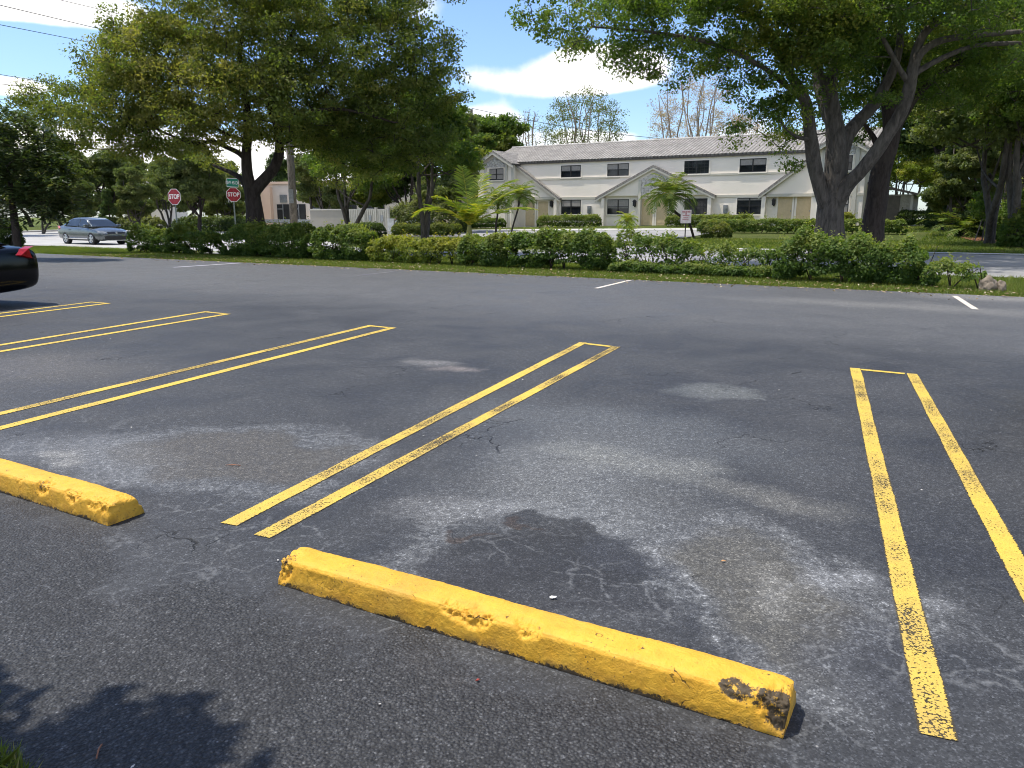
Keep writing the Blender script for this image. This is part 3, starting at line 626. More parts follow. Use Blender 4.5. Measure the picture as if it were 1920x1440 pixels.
# ------------------------------------------------------------------ wheel stops
def wheel_stop(label, a, b, chips, wear, seed):
    """a,b: ends of the near bottom edge; profile goes away from the camera"""
    a = np.array(a[:2]); b = np.array(b[:2]); L = np.linalg.norm(b - a); ex = (b - a) / L; ey = np.array([-ex[1], ex[0]])
    prof = [(0.0, 0.0), (0.001, 0.03), (0.004, 0.070), (0.008, 0.100), (0.017, 0.112), (0.040, 0.117), (0.10, 0.118), (0.14, 0.116), (0.158, 0.110), (0.170, 0.098), (0.184, 0.065), (0.196, 0.025), (0.202, 0.0)]
    pr = []
    for (y0, z0), (y1, z1) in zip(prof[:-1], prof[1:]):
        for k in range(4): pr.append((y0 + (y1 - y0) * k / 4, z0 + (z1 - z0) * k / 4))
    pr.append(prof[-1]); pr = np.array(pr); m = len(pr); nx = 480
    V = np.zeros((nx, m, 3)); W = np.zeros((nx, m)); cy, cz = 0.10, 0.03
    for i in range(nx):
        x = L * i / (nx - 1)
        for j in range(m):
            y, z = pr[j]
            q = (x * 14 + seed, y * 14, z * 14)
            dsp = 0.0025 * mnoise.noise(q) + 0.0014 * mnoise.noise((x * 60 + seed, y * 60, z * 60)) + 0.004 * mnoise.noise((x * 3 + seed, y * 5, z * 5))
            wr = 0.0
            for (cx, jy, jz, rx, rr, dep, wc) in chips:
                dd = ((x / L - cx) * L / rx) ** 2 + ((y - jy) / rr) ** 2 + ((z - jz) / rr) ** 2
                dd += 0.55 * mnoise.noise((x * 22 + seed, y * 22, z * 22))
                if dd < 1:
                    f = min(1.0, (1 - dd) * 2.2)
                    dsp -= dep * f * (0.70 + 0.5 * mnoise.noise((x * 55, y * 55, z * 55 + seed)) + 0.55 * mnoise.noise((x * 130, y * 130, z * 130 + seed)))
                    wr = max(wr, wc * f)
            ddx = min(x, L - x)                                   # broken ends
            e = max(0.0, 1 - ddx / 0.05)
            nrm = np.array([y - cy, z - cz]); nrm /= np.linalg.norm(nrm) + 1e-9
            dsp -= e * e * (0.009 if z > 0.05 else 0.001) * (1 + 0.9 * mnoise.noise((y * 40, z * 40, seed)))
            y2, z2 = y + nrm[0] * dsp, max(0.0, z + nrm[1] * dsp)
            if z < 0.001: y2, z2 = y, 0.0
            xx = x + (0.010 * mnoise.noise((y * 18, z * 18, seed + (5 if x > L / 2 else 0))) if e > 0 else 0) * e
            if z < 0.03: wr = max(wr, (1 - e) * 0.72 * (1 - z / 0.03) + 0.45 * mnoise.noise((x * 9, seed, 0)))
            V[i, j] = (xx, y2, z2); W[i, j] = max(wr, wear(x / L, y, z))
    P = V.reshape(-1, 3); fs = [(i * m + j, (i + 1) * m + j, (i + 1) * m + j + 1, i * m + j + 1) for i in range(nx - 1) for j in range(m - 1)]
    # end caps: rough fans
    for end in (0, nx - 1):
        c = P[end * m:(end + 1) * m].mean(0) + np.array([-.004 if end == 0 else .004, 0, 0.01]); P = np.vstack([P, c]); k = len(P) - 1
        for j in range(m - 1): fs.append((k, end * m + j, end * m + j + 1) if end else (k, end * m + j + 1, end * m + j))
        fs.append((k, end * m + m - 1, end * m) if end else (k, end * m, end * m + m - 1))
    Wf = np.concatenate([W.ravel(), [0.15, 0.15]])
    o = pd('wheel_stop', P, fs, M['stop'], None, True)
    at_ = o.data.attributes.new('wear', 'FLOAT', 'POINT'); at_.data.foreach_set('value', Wf.astype(np.float32))
    bm = bmesh.new(); bm.from_mesh(o.data); bmesh.ops.recalc_face_normals(bm, faces=bm.faces); bm.to_mesh(o.data); bm.free()
    o.matrix_world = Matrix(((ex[0], ey[0], 0, a[0]), (ex[1], ey[1], 0, a[1]), (0, 0, 1, 0.002), (0, 0, 0, 1)))
    return tag(o, label, 'wheel stop', 'yellow wheel stops')
a1, b1 = G0(521.5, 1096), G0(1468, 1386)
wheel_stop('yellow concrete wheel stop lying whole in the middle stall, its end scraped black', a1, b1,
           [(0.455, 0.03, 0.098, 0.13, 0.05, 0.018, 0.25), (0.50, 0.032, 0.10, 0.05, 0.03, 0.008, 0.2), (0.575, 0.03, 0.10, 0.06, 0.04, 0.016, 0.35), (0.015, 0.03, 0.08, 0.06, 0.07, 0.022, 0.55), (0.99, 0.03, 0.08, 0.07, 0.07, 0.022, 0.8), (0.93, 0.03, 0.10, 0.10, 0.035, 0.010, 0.75), (0.16, 0.10, 0.118, 0.02, 0.012, 0.006, 0.55), (0.77, 0.09, 0.118, 0.016, 0.014, 0.007, 0.6), (0.12, 0.018, 0.065, 0.16, 0.03, 0.004, 0.2)],
           lambda s, y, z: 0.9 * max(0, (s - 0.86) / 0.14) * (1 if 0.075 < z and y < 0.05 else 0.45), 3.7)
b2, _far = G0(203, 987), G0(269, 955)
d2 = (G0(0, 923)[:2] - b2[:2]); d2 /= np.linalg.norm(d2)
wheel_stop('chipped yellow concrete wheel stop running off the edge of the picture', np.append(b2[:2] + d2 * 2.02, 0), b2,
           [(0.97, 0.03, 0.10, 0.16, 0.05, 0.016, 0.3), (0.85, 0.03, 0.10, 0.07, 0.045, 0.02, 0.35), (0.72, 0.03, 0.095, 0.07, 0.05, 0.024, 0.5), (0.62, 0.03, 0.10, 0.05, 0.03, 0.012, 0.3), (0.92, 0.06, 0.116, 0.12, 0.04, 0.006, 0.15), (0.99, 0.12, 0.11, 0.06, 0.05, 0.012, 0.25)],
           lambda s, y, z: 0.0, 11.2)
# ---- small litter lying on the asphalt
def scrap(name, p, pts, z, mat, label, cat):
    mbx = MB(); r = np.array(p)
    vs_ = [(r[0] + a, r[1] + b_, r[2] + c) for a, b_, c in pts]
    n = len(vs_); mbx.add(vs_ + [(v[0], v[1], v[2] + z) for v in vs_], [tuple(range(n))[::-1], tuple(range(n, 2 * n))] + [(i, (i + 1) % n, (i + 1) % n + n, i + n) for i in range(n)])
    tag(mbx.build(name, mat), label, cat)
paper = simple('paper', (0.85, 0.85, 0.83), 0.7)
scrap('paper_scrap', G0(1037, 1121, .004) , [(-.013, -.004, 0), (-.003, -.012, .003), (.003, -.006, .001), (.012, -.009, .005), (.014, .002, .004), (.004, .009, .001), (-.006, .007, .004), (-.014, .004, .001)], 0.003, paper, 'torn white scrap of paper on the dark stain behind the whole wheel stop', 'paper scrap')
brown = simple('dry_leaf', (0.24, 0.10, 0.05), 0.8); orange = simple('orange_leaf', (0.45, 0.24, 0.10), 0.8)
scrap('twig', G0(183, 1412, .004), [(-.006, .03, .002), (-.001, .005, .006), (.010, -.028, .002), (.013, -.026, .002), (.003, .008, .007), (-.002, .032, .003)], 0.004, brown, 'curled reddish brown twig lying in the dark shade beside the turf', 'twig')
scrap('dry_leaf', G0(1356, 1053, .004), [(-.012, .001, 0), (0, -.004, .004), (.013, -.002, .002), (.012, .002, .002), (0, .005, .005)], 0.002, orange, 'small orange dry leaf on the tan dusty patch of asphalt', 'leaf')
scrap('dry_leaf', G0(895, 1276, .004), [(-.006, -.003, 0), (.002, -.006, .003), (.008, .001, .002), (.001, .005, .002)], 0.003, simple('red_leaf', (0.25, 0.03, 0.02), 0.7), 'tiny dark red leaf on the asphalt in front of the whole wheel stop', 'leaf')
scrap('dry_leaf', G0(437, 873, .004), [(-.05, .006, 0), (0, -.002, .004), (.05, -.008, .002), (.05, -.004, .002), (0, .004, .005)], 0.003, brown, 'thin red brown leaf blade on the old patch behind the chipped wheel stop', 'leaf')

# ------------------------------------------------------------------ townhouse block
A0 = np.array([18.238, 58.0]); fd = np.array([0.84676, -0.53197]); fn = np.array([-0.53197, -0.84676])
def FP(v):
    t, w, z = v; p = A0 + fd * t + fn * w; return (p[0], p[1], z)
town = thing('townhouse_block', 'long white two storey townhouse block with grey tiled roof and porch gables', 'building', FP((-8.8, 0, 0)))
TO = np.array(FP((-8.8, 0, 0)))
def tpart(mb, name, mat, parent=None, bevel=0.0, label=None):
    o = mb.build(name, mat, parent or town, off=TO, bevel=bevel)
    if label: o['label'] = label
    return o
WX0, WX1, RX0, RX1 = -24.5, -20.95, 3.75, 7.05          # the two end wings
w_ = MB()
w_.prism([(WX0 + 0.02, -0.6), (RX1, -0.6), (RX1, 6.05), (WX0 + 0.02, 6.05)], (-10.5, 0.0), lambda v: FP((v[0], v[2], v[1])))
w_.prism([(0.0, 6.05), (-10.5, 6.05), (-5.25, 7.75)], (RX1 - 0.25, RX1 - 0.002), lambda v: FP((v[2], v[0], v[1])))
w_.prism([(0.0, 6.05), (-10.5, 6.05), (-5.25, 7.75)], (WX0 + 0.022, WX0 + 0.25), lambda v: FP((v[2], v[0], v[1])))
for x0, x1 in ((WX0, WX1), (RX0, RX1 + 0.02)):
    xm = (x0 + x1) / 2
    w_.prism([(x0, -0.6), (x1, -0.6), (x1, 6.05), (xm, 7.0), (x0, 6.05)], (-0.5, 1.0), lambda v: FP((v[0], v[2], v[1])))
# porch gable fronts
w_.prism([(-12.75, 3.22), (-3.65, 3.22), (-8.3, 5.32)], (-0.2, 0.28), lambda v: FP((v[0], v[2], v[1])))
w_.prism([(-20.95, 3.22), (-17.0, 3.22), (-20.5, 5.70), (-20.95, 5.70)], (-0.2, 0.28), lambda v: FP((v[0], v[2], v[1])))
w_.prism([(0.35, 3.22), (3.75, 3.22), (3.75, 5.80), (3.3, 5.45)], (-0.2, 0.28), lambda v: FP((v[0], v[2], v[1])))
tpart(w_, 'wall', M['white'])
# wing walls (porch posts)
for t in (-12.62, -3.72, -17.02, 0.30):
    tpart(MB().box((t - 0.14, 0.003, -0.5), (t + 0.14, .40, 3.05), FP), 'porch_post', M['white'])
# belt courses
for z0, z1, a, b_ in ((3.02, 3.2, -16.8, -12.9), (3.02, 3.2, -3.4, 0.1), (4.63, 4.77, -20.4, -11.3), (4.63, 4.77, -6.6, 2.0)): tpart(MB().box((a, 0.0, z0), (b_, 0.06, z1), FP), 'belt_course', M['band'])
for a, b_ in ((-20.9, -17.2), (0.47, 3.72)): tpart(MB().box((a, 0.003, 3.0), (b_, 0.34, 3.219), FP), 'belt_course', M['band'])
for a, b_, z0, z1 in ((WX0 - .03, WX1 + .03, 4.5, 4.64), (WX0 - .03, WX1 + .03, 3.0, 3.2), (RX0, RX1 + .05, 4.5, 4.64), (RX0, RX1 + .05, 3.0, 3.2)): tpart(MB().box((a, 1.0, z0), (b_, 1.06, z1), FP), 'belt_course', M['band'])
# stone panels and their frames
def panel(a, b_, z0, ztop, w, mat_rub=True):
    rb = MB(); am = (a + b_) / 2
    rb.prism([(a, z0), (b_, z0)] + ztop, (w, w + 0.04), lambda v: FP((v[0], v[2], v[1]))); tpart(rb, 'stone_panel', M['rubble'])
panel(-9.30, -7.02, 3.22, [(-7.02, 4.45), (-8.16, 5.02), (-9.30, 4.45)], 0.28)
panel(-23.55, -21.65, 5.73, [(-21.65, 6.0), (-22.72, 6.62), (-23.55, 6.15)], 1.0)
panel(4.55, 6.35, 5.73, [(6.35, 6.15), (5.45, 6.65), (4.55, 6.1)], 1.0)
for t in (-9.42, -6.90): tpart(MB().box((t - .11, 0.003, 0.3), (t + .11, 0.36, 4.42), FP), 'pilaster', M['cream'])
for t in (-23.68, -21.50): tpart(MB().box((t - .12, 1.0, 0.0), (t + .12, 1.09, 6.15), FP), 'pilaster', M['cream'])
for t in (-20.85, 4.4, 6.5): tpart(MB().box((t - .13, 1.0, 0.0), (t + .13, 1.08, 6.1), FP), 'pilaster', M['cream'])
# windows
def window(t0, t1, z0, z1, w, cols=2, blind=0.0, grid=0):
    fr = MB(); s = 0.045; q = 0.05
    for a, b_ in (((t0, z0), (t1, z0 + s)), ((t0, z1 - s), (t1, z1)), ((t0, z0 + s), (t0 + s, z1 - s)), ((t1 - s, z0 + s), (t1, z1 - s))):
        fr.box((a[0], w + 0.002, a[1]), (b_[0], w + q, b_[1]), FP)
    tm = (t0 + t1) / 2; zm = z0 + (z1 - z0) * 0.5
    fr.box((tm - .045, w + 0.002, z0 + s), (tm + .045, w + q, z1 - s), FP)
    fr.box((t0 + s, w + 0.002, zm - .025), (tm - .045, w + q - .01, zm + .025), FP); fr.box((tm + .045, w + 0.002, zm - .025), (t1 - s, w + q - .01, zm + .025), FP)
    if grid:
        for a, b_ in ((t0 + s, tm - .045), (tm + .045, t1 - s)):
            for k in (1, 2):
                x = a + (b_ - a) * k / 3; fr.box((x - .01, w + 0.002, z0 + s), (x + .01, w + q - .02, z1 - s), FP)
            for zz in (z0 + (z1 - z0) * .27, z0 + (z1 - z0) * .76): fr.box((a, w + 0.002, zz - .01), (b_, w + q - .022, zz + .01), FP)
    f = tpart(fr, 'window', M['bronze'])
    pn = MB(); pn.box((t0 + s, w + 0.0, z0 + s), (t1 - s, w + 0.014, z1 - s), FP); tpart(pn, 'pane', M['glass'], f)
    if blind > 0:
        bl = MB(); bl.box((t0 + s, w + 0.014, z1 - s - (z1 - z0 - 2 * s) * blind), (t1 - s, w + 0.018, z1 - s), FP); tpart(bl, 'blind', M['blind'], f)
    sm = MB(); sm.box((t0 - .08, w, z0 - .10), (t1 + .08, w + .09, z0 - 0.004), FP); sm.box((t0 - .09, w, z0), (t0 - .004, w + .04, z1 + .08), FP); sm.box((t1 + .004, w, z0), (t1 + .09, w + .04, z1 + .08), FP); sm.box((t0 - .004, w, z1 + .003), (t1 + .004, w + .038, z1 + .08), FP)
    tpart(sm, 'sill', M['white'], f)
window(-23.25, -21.8, 4.68, 5.66, 1.0, blind=0.95); window(4.7, 6.2, 4.68, 5.66, 1.0)
for a, b_, bl, g in ((-16.69, -14.84, .45, 0), (-12.42, -10.54, .45, 0), (-5.94, -4.01, 0, 1), (-1.69, .23, .5, 0)): window(a, b_, 4.80, 5.76, 0.0, blind=bl, grid=g)
for a, b_, bl, g in ((-16.62, -14.77, .45, 0), (-12.33, -10.43, .6, 0), (-5.79, -3.95, 0, 1), (-1.71, .12, .12, 0)): window(a, b_, 1.78, 2.96, 0.0, blind=bl, grid=g)
window(4.75, 6.2, 1.85, 2.98, 1.0, blind=0.98)
# doors
def door(t0, t1, z0, z1, w=0.0):
    dm = MB().box((t0, w + .002, z0), (t1, w + .05, z1), FP); o = tpart(dm, 'door', M['door'])
    pm = MB()
    for k in range(3):
        for (x0, x1) in ((0.12, 0.46), (0.54, 0.88)): pm.box((t0 + (t1 - t0) * x0, w + .05, z0 + .15 + k * .62), (t0 + (t1 - t0) * x1, w + .062, z0 + .62 + k * .62), FP)
    tpart(pm, 'door_panel', M['door'], o)
    tpart(MB().box((t1 - .12, w + .05, z0 + .95), (t1 - .07, w + .1, z0 + 1.05), FP), 'handle', M['metal'], o)
    fr = MB(); fr.box((t0 - .12, w + .001, z0 - .1), (t0 - .003, w + .09, z1 + .12), FP); fr.box((t1 + .003, w + .001, z0 - .1), (t1 + .12, w + .09, z1 + .12), FP); fr.box((t0 - .003, w + .001, z1 + .003), (t1 + .003, w + .09, z1 + .12), FP)
    tpart(fr, 'door_frame', M['white'], o)
for a, b_, z in ((-20.15, -19.2, .8), (-18.86, -17.85, .8), (-9.3, -8.35, .93), (-8.05, -7.05, .93), (1.28, 2.28, 1.0), (2.58, 3.58, 1.0)): door(a, b_, z, z + 2.05)
# wall lamps, meter boxes, house numbers
for t in (-17.5, -9.9, 0.98):
    lm = MB(); lm.box((t - .05, .02, 2.35), (t + .05, .12, 2.45), FP).box((t - .1, .06, 2.42), (t + .1, .26, 2.75), FP).prism([(t - .14, 2.75), (t + .14, 2.75), (t, 2.92)], (.02, .3), lambda v: FP((v[0], v[2], v[1])))
    tpart(lm, 'wall_lamp', M['black'])
for t in (-13.95, -2.55):
    tpart(MB().box((t - .16, 0, 1.85), (t + .16, .14, 2.45), FP).box((t - .04, .0, 1.2), (t + .04, .08, 1.85), FP).cyl(FP((t, .16, 2.2)), (fn[0], fn[1], 0), .12, .1, 14), 'meter_box', M['metal'])
# roofs: tiles carry their own slope frame
def roofslab(name, o, ex, ey, L, S, th=0.14, cut=None):
    """slab whose local x runs along the eave and y up the slope"""
    o = np.array(o, float); ex = unit(np.array(ex, float)); ey = unit(np.array(ey, float)); ez = np.cross(ex, ey); ez /= np.linalg.norm(ez)
    if ez[2] < 0: o = o + ex * L; ex = -ex; ez = np.cross(ex, ey)
    poly = [(0, 0), (L, 0), (L, S), (0, S)] if cut is None else cut
    mb_ = MB().prism(poly, (-th, 0), lambda v: v)
    r = mb_.build(name, M['tile'], town)
    r.matrix_local = Matrix(((ex[0], ey[0], ez[0], o[0] - TO[0]), (ex[1], ey[1], ez[1], o[1] - TO[1]), (ex[2], ey[2], ez[2], o[2] - TO[2]), (0, 0, 0, 1)))
    return r
f3 = np.array([fd[0], fd[1], 0]); n3 = np.array([fn[0], fn[1], 0]); z3 = np.array([0, 0, 1.0])
RZ, EZ, EW = 7.93, 6.20, 0.16
sl_v = -n3 * (5.25 + EW) + z3 * (RZ - EZ); SL = np.linalg.norm(sl_v)
roofslab('roof', FP((WX0 - 0.35, EW, EZ)), f3, sl_v, RX1 + 0.35 - WX0 + 0.35, SL)
roofslab('roof', FP((WX0 - 0.35, -10.5 - EW, EZ)), f3, n3 * (5.25 + EW) + z3 * (RZ - EZ), RX1 + 0.7 - WX0, SL)
for x0, x1, ov in ((WX0, WX1, .28), (RX0, RX1, .28)):
    xm = (x0 + x1) / 2; half = (x1 - x0) / 2 + ov; rise = 0.57 * half; zt = 7.17; dpt = 5.2
    for sg in (-1, 1):
        eo = FP((xm + sg * half, 1.42, zt - rise)); v = -f3 * sg * half + z3 * rise
        roofslab('wing_roof', eo, -n3, v, dpt, np.linalg.norm(v), 0.12)
    bg_ = MB()
    for sg in (-1, 1): bg_.prism([(xm, zt - .14), (xm + sg * half, zt - rise - .14), (xm + sg * half, zt - rise - .36), (xm, zt - .36)], (1.32, 1.40), lambda v: FP((v[0], v[2], v[1])))
    tpart(bg_, 'bargeboard', M['cream'])
rc = MB().tube([FP((WX0 - .35, -5.25, RZ)), FP((RX1 + .35, -5.25, RZ))], [.11, .11], 8); tpart(rc, 'ridge_cap', simple('ridge_tile', (0.42, 0.40, 0.37), 0.8, var=.3, scale=3))
fs_ = MB().box((WX1 + .1, EW - .08, EZ - .22), (RX0 - .1, EW - .015, EZ - .115), FP); tpart(fs_, 'fascia', M['fascia'])

# porch gable roofs
def porch(xa, za, xb, zb, w1=0.48, th=0.10):
    v = f3 * (xb - xa) + z3 * (zb - za)
    roofslab('porch_roof', FP((xa, w1, za)), -n3, v, w1 + 0.05, np.linalg.norm(v), th)
    k = 0.13
    tpart(MB().prism([(xa, za + .03), (xb, zb + .03), (xb, zb - .155), (xa, za - .155)], (w1 + .003, w1 + .03), lambda q: FP((q[0], q[2], q[1]))), 'rake_tile', M['raketile'])
    tpart(MB().prism([(xa, za - .16), (xb, zb - .16), (xb, zb - .16 - k), (xa, za - .16 - k)], (w1 - .06, w1 + .02), lambda q: FP((q[0], q[2], q[1]))), 'bargeboard', M['cream'])
porch(-13.25, 3.08, -8.3, 5.50); porch(-3.3, 3.18, -8.3, 5.50)
porch(-16.55, 3.08, -20.93, 6.0); porch(-0.05, 3.15, 3.74, 6.0)
# lean-to store on the end wall
ann = MB().box((RX1 + .005, -4.5, 0.2), (RX1 + 2.9, -1.0, 3.1), FP); tpart(ann, 'side_wing', simple('shaded_stucco', (0.40, 0.37, 0.30), .9))  # wall colour itself darkened to carry the shade of the trees
tpart(MB().prism([(RX1 + .006, 3.95), (RX1 + 3.6, 3.05), (RX1 + 3.6, 2.92), (RX1 + .006, 3.8)], (-4.9, -.4), lambda v: FP((v[0], v[2], v[1]))), 'side_roof', M['fascia'])
tpart(MB().box((RX1 + 1.1, -1.0, 1.0), (RX1 + 2.1, -.95, 3.0), FP), 'side_door', simple('brown_door', (.13, .11, .085), .6))
tpart(MB().box((RX1 + 2.75, -.98, 0.4), (RX1 + 2.9, -.85, 3.0), FP), 'side_post', M['cream'])

# ------------------------------------------------------------------ peach building, guard rail, enclosure across the street
pc = at(487, 380, 96); pe = at(700, 380, 90); pdv = unit((pe - pc)[:2]); pn_ = np.array([pdv[1], -pdv[0]])
if pn_[1] > 0: pn_ = -pn_
def PP(v): return (pc[0] + pdv[0] * v[0] + pn_[0] * v[1], pc[1] + pdv[1] * v[0] + pn_[1] * v[1], v[2])
pb = thing('shop_building', 'low peach coloured shop building with dark windows seen under the oak', 'building', PP((8, 0, 0))); PO = np.array(PP((8, 0, 0)))
ppart = lambda mb, n, m_, p=None: mb.build(n, m_, p or pb, off=PO)
ppart(MB().box((-2, -12, -.5), (32, 0, 5.35), PP), 'wall', M['peach2'])
ppart(MB().box((-1.6, 0, -.5), (2.0, .5, 5.0), PP), 'side_wall', M['peach'])
ppart(MB().box((-2.1, -12.1, 5.35), (32.1, .25, 5.62), PP), 'parapet', M['peach'])
for k, (a, b_) in enumerate(((2.6, 4.4), (4.9, 6.7), (7.6, 10.2), (11.2, 13.8), (15, 17.5))):
    f = ppart(MB().box((a, 0, .9), (b_, .1, 3.0), PP), 'window', M['darkglass']); ppart(MB().box(((a + b_) / 2 - .05, .1, .9), ((a + b_) / 2 + .05, .16, 3.0), PP).box((a, .1, 2.4), ((a + b_) / 2 - .05, .15, 2.5), PP), 'window_bar', M['metal'], f)
ppart(MB().box((3.1, 0, 3.2), (4.1, .12, 4.1), PP), 'wall_vent', M['metal'])
# a second far shop seen between the trunks on the left
qb = thing('shop_building', 'bright cream wall of a far building glimpsed between trunks behind the stop signs', 'building', at(315, 408, 118) * np.array([1, 1, 0])); q0 = at(315, 408, 118)
MB().box((-2.5, -8, -.2), (3, 0, 3.0)).box((-2.7, -8.2, 3.0), (3.2, .2, 3.25)).build('wall', stucco('far_cream', (.75, .70, .62)), qb)
MB().box((-.6, -8.06, .8), (1.2, -8.0, 2.4)).build('window', M['darkglass'], qb)
# guard rail
ga, gb_ = G(440, 421.0), G(610, 414.5); ga = at(470, 413, 78); gb_ = at(640, 409, 72); gdir = unit((gb_ - ga)[:2])
gr = thing('guard_rail', 'grey steel guard rail on posts in front of the peach shop building', 'guard rail', (ga[0], ga[1], 0)); GO = np.array([ga[0], ga[1], 0]); gl = np.linalg.norm((gb_ - ga)[:2])
def GP(v): return (gdir[0] * v[0] - gdir[1] * v[1], gdir[1] * v[0] + gdir[0] * v[1], v[2])
MB().box((-4, 0, .95), (gl + 2, .08, 1.28), GP).box((-4, -.05, 1.05), (gl + 2, 0, 1.18), GP).build('rail', M['metal'], gr)
for k in range(8): MB().box((-3 + k * 2.0, .08, 0), (-2.85 + k * 2.0, .2, 1.2), GP).build('post', M['metal'], gr)
# enclosure
da, dm_, db = at(583, 430, 60), at(650, 430, 58.6), at(729, 430, 57)
dz = gzf(da[0], da[1]); dd_ = unit((db - da)[:2]); dn_ = np.array([dd_[1], -dd_[0]]); dn_ = dn_ if dn_[1] < 0 else -dn_
def DP(v): return (dd_[0] * v[0] + dn_[0] * v[1], dd_[1] * v[0] + dn_[1] * v[1], v[2])
en = thing('bin_enclosure', 'taupe walled bin enclosure with pale gates standing behind the dense hedge', 'enclosure', (da[0], da[1], 0)); LW = np.linalg.norm((dm_ - da)[:2]); LT = np.linalg.norm((db - da)[:2])
MB().box((0, -3.2, 0), (LW, 0, 2.0), DP).build('wall', M['taupe'], en)
MB().box((-.05, -3.25, 2.0), (LW + .02, .05, 2.1), DP).build('coping', M['gate'], en)
for a, b_ in ((LW + .14, LW + (LT - LW) * .42), (LW + (LT - LW) * .46, LW + (LT - LW) * .70), (LW + (LT - LW) * .73, LT - .08)):
    g_ = MB().box((a, -.1, .3), (b_, 0.0, 2.08), DP)
    nb = max(3, int((b_ - a) / .16))
    for k in range(nb): g_.box((a + (b_ - a) * (k + .15) / nb, 0, .32), (a + (b_ - a) * (k + .62) / nb, .03, 2.05), DP)
    g = g_.build('gate', M['gate'], en)
    if a > LW + 1.2: MB().box(((a + b_) / 2 - .1, .03, 1.2), ((a + b_) / 2 + .12, .07, 1.65), DP).build('latch', M['metal'], g)
for x in (LW + .06, LW + (LT - LW) * .44, LW + (LT - LW) * .715, LT): MB().box((x - .07, -.12, 0), (x + .07, .08, 2.2), DP).build('post', M['gate'], en)
ub = at(733, 417, 56.6)
tag(MB().box((ub[0] - .22, ub[1] - .2, .55), (ub[0] + .22, ub[1] + .2, 1.35)).box((ub[0] - .25, ub[1] - .23, 1.35), (ub[0] + .25, ub[1] + .23, 1.41)).box((ub[0] - .12, ub[1] - .1, 0), (ub[0] + .12, ub[1] + .1, .55)).build('utility_box', simple('white_box', (.72, .72, .70), .5)), 'white utility box beside the last gate of the bin enclosure', 'utility box')

# ------------------------------------------------------------------ signs
FONTM = {}
def textmesh(s, size, mat, parent, M4, name='lettering', squeeze=1.0, bold=0.0):
    cu = bpy.data.curves.new(name, 'FONT'); cu.body = s; cu.size = size; cu.align_x = 'CENTER'; cu.align_y = 'CENTER'; cu.extrude = 0.002; cu.offset = bold
    tmp = bpy.data.objects.new('tmp', cu); C.objects.link(tmp); bpy.context.view_layer.update()
    me = bpy.data.meshes.new_from_object(tmp.evaluated_get(bpy.context.evaluated_depsgraph_get())); bpy.data.objects.remove(tmp)
    me.transform(Matrix.Diagonal((squeeze, 1, 1, 1))); me.transform(M4); me.materials.clear(); me.materials.append(mat); me.name = name
    o = bpy.data.objects.new(name, me); C.objects.link(o); o.parent = parent; return o
red = simple('sign_red', (0.30, 0.012, 0.022), 0.45, var=0.06); wht = simple('sign_white', (0.72, 0.70, 0.68), 0.5, var=0.05); grn = simple('sign_green', (0.01, 0.20, 0.13), 0.45, var=0.05)
def facing(yaw):       # local x right, y up, z toward viewer for a sign whose normal points to yaw
    nx_, ny_ = math.cos(yaw), math.sin(yaw); return Matrix(((-ny_, 0, nx_, 0), (nx_, 0, ny_, 0), (0, 1, 0, 0), (0, 0, 0, 1)))
def mprism(poly, h, Mx): return MB().prism(poly, h, lambda v: tuple(Mx @ Vector(v)))
def stop_sign(label, pc_, yaw, size, zb, name_sign=None, tilt=0.0):
    root = thing('stop_sign', label, 'stop sign', (pc_[0], pc_[1], zb), 0, 'stop signs'); hz = pc_[2] - zb
    Mx = Matrix.Translation((0, 0, hz)) @ facing(yaw)
    oc = lambda r: [(r * math.cos(R(22.5 + 45 * k)) / math.cos(R(22.5)), r * math.sin(R(22.5 + 45 * k)) / math.cos(R(22.5))) for k in range(8)]
    pl_ = mprism(oc(size / 2), (0.03, 0.034), Mx).build('sign_plate', wht, root)
    fc = mprism(oc(size / 2 * 0.93), (0.0345, 0.0365), Mx).build('sign_face', red, pl_)
    textmesh('STOP', size * 0.40, wht, pl_, Mx @ Matrix.Translation((0, 0, 0.039)), squeeze=0.86, bold=size * 0.012)
    top = hz + size / 2 - 0.05 if not name_sign else hz + size / 2 + 0.32
    MB().box((-.03, -.03, -.2), (.03, .03, top)).build('post', simple('post_green', (.16, .19, .17), .5, .4), root)
    if name_sign:
        Mn = Matrix.Translation((0, 0, hz + size / 2 + 0.26)) @ facing(yaw - 0.12) @ Matrix.Rotation(R(-2), 4, 'Z')
        a, c = .30, .235
        n_ = mprism([(-a, -c), (a, -c), (a, c), (-a, c)], (0.03, 0.034), Mn).build('street_name_plate', wht, root)
        mprism([(-a + .02, -c + .03), (a - .02, -c + .03), (a - .02, c - .03), (-a + .02, c - .03)], (0.0345, 0.0365), Mn).build('plate_face', grn, n_)
        textmesh(name_sign, 0.24, wht, n_, Mn @ Matrix.Translation((0, -.01, 0.039)), squeeze=0.62, bold=0.004)
    return root
p1 = at(437.5, 365, 43); p2 = at(327.5, 369, 47)
stop_sign('stop sign with green street name plate above it beside the oak trunk', p1, math.atan2(-p1[1], -p1[0]) + R(12), 0.74, 0.0, 'NW 45 DR')
s2_ = stop_sign('stop sign without a name plate, turned partly aside, farther from the oak trunk', p2, math.atan2(-p2[1], -p2[0]) - R(42), 0.92, 0.0)
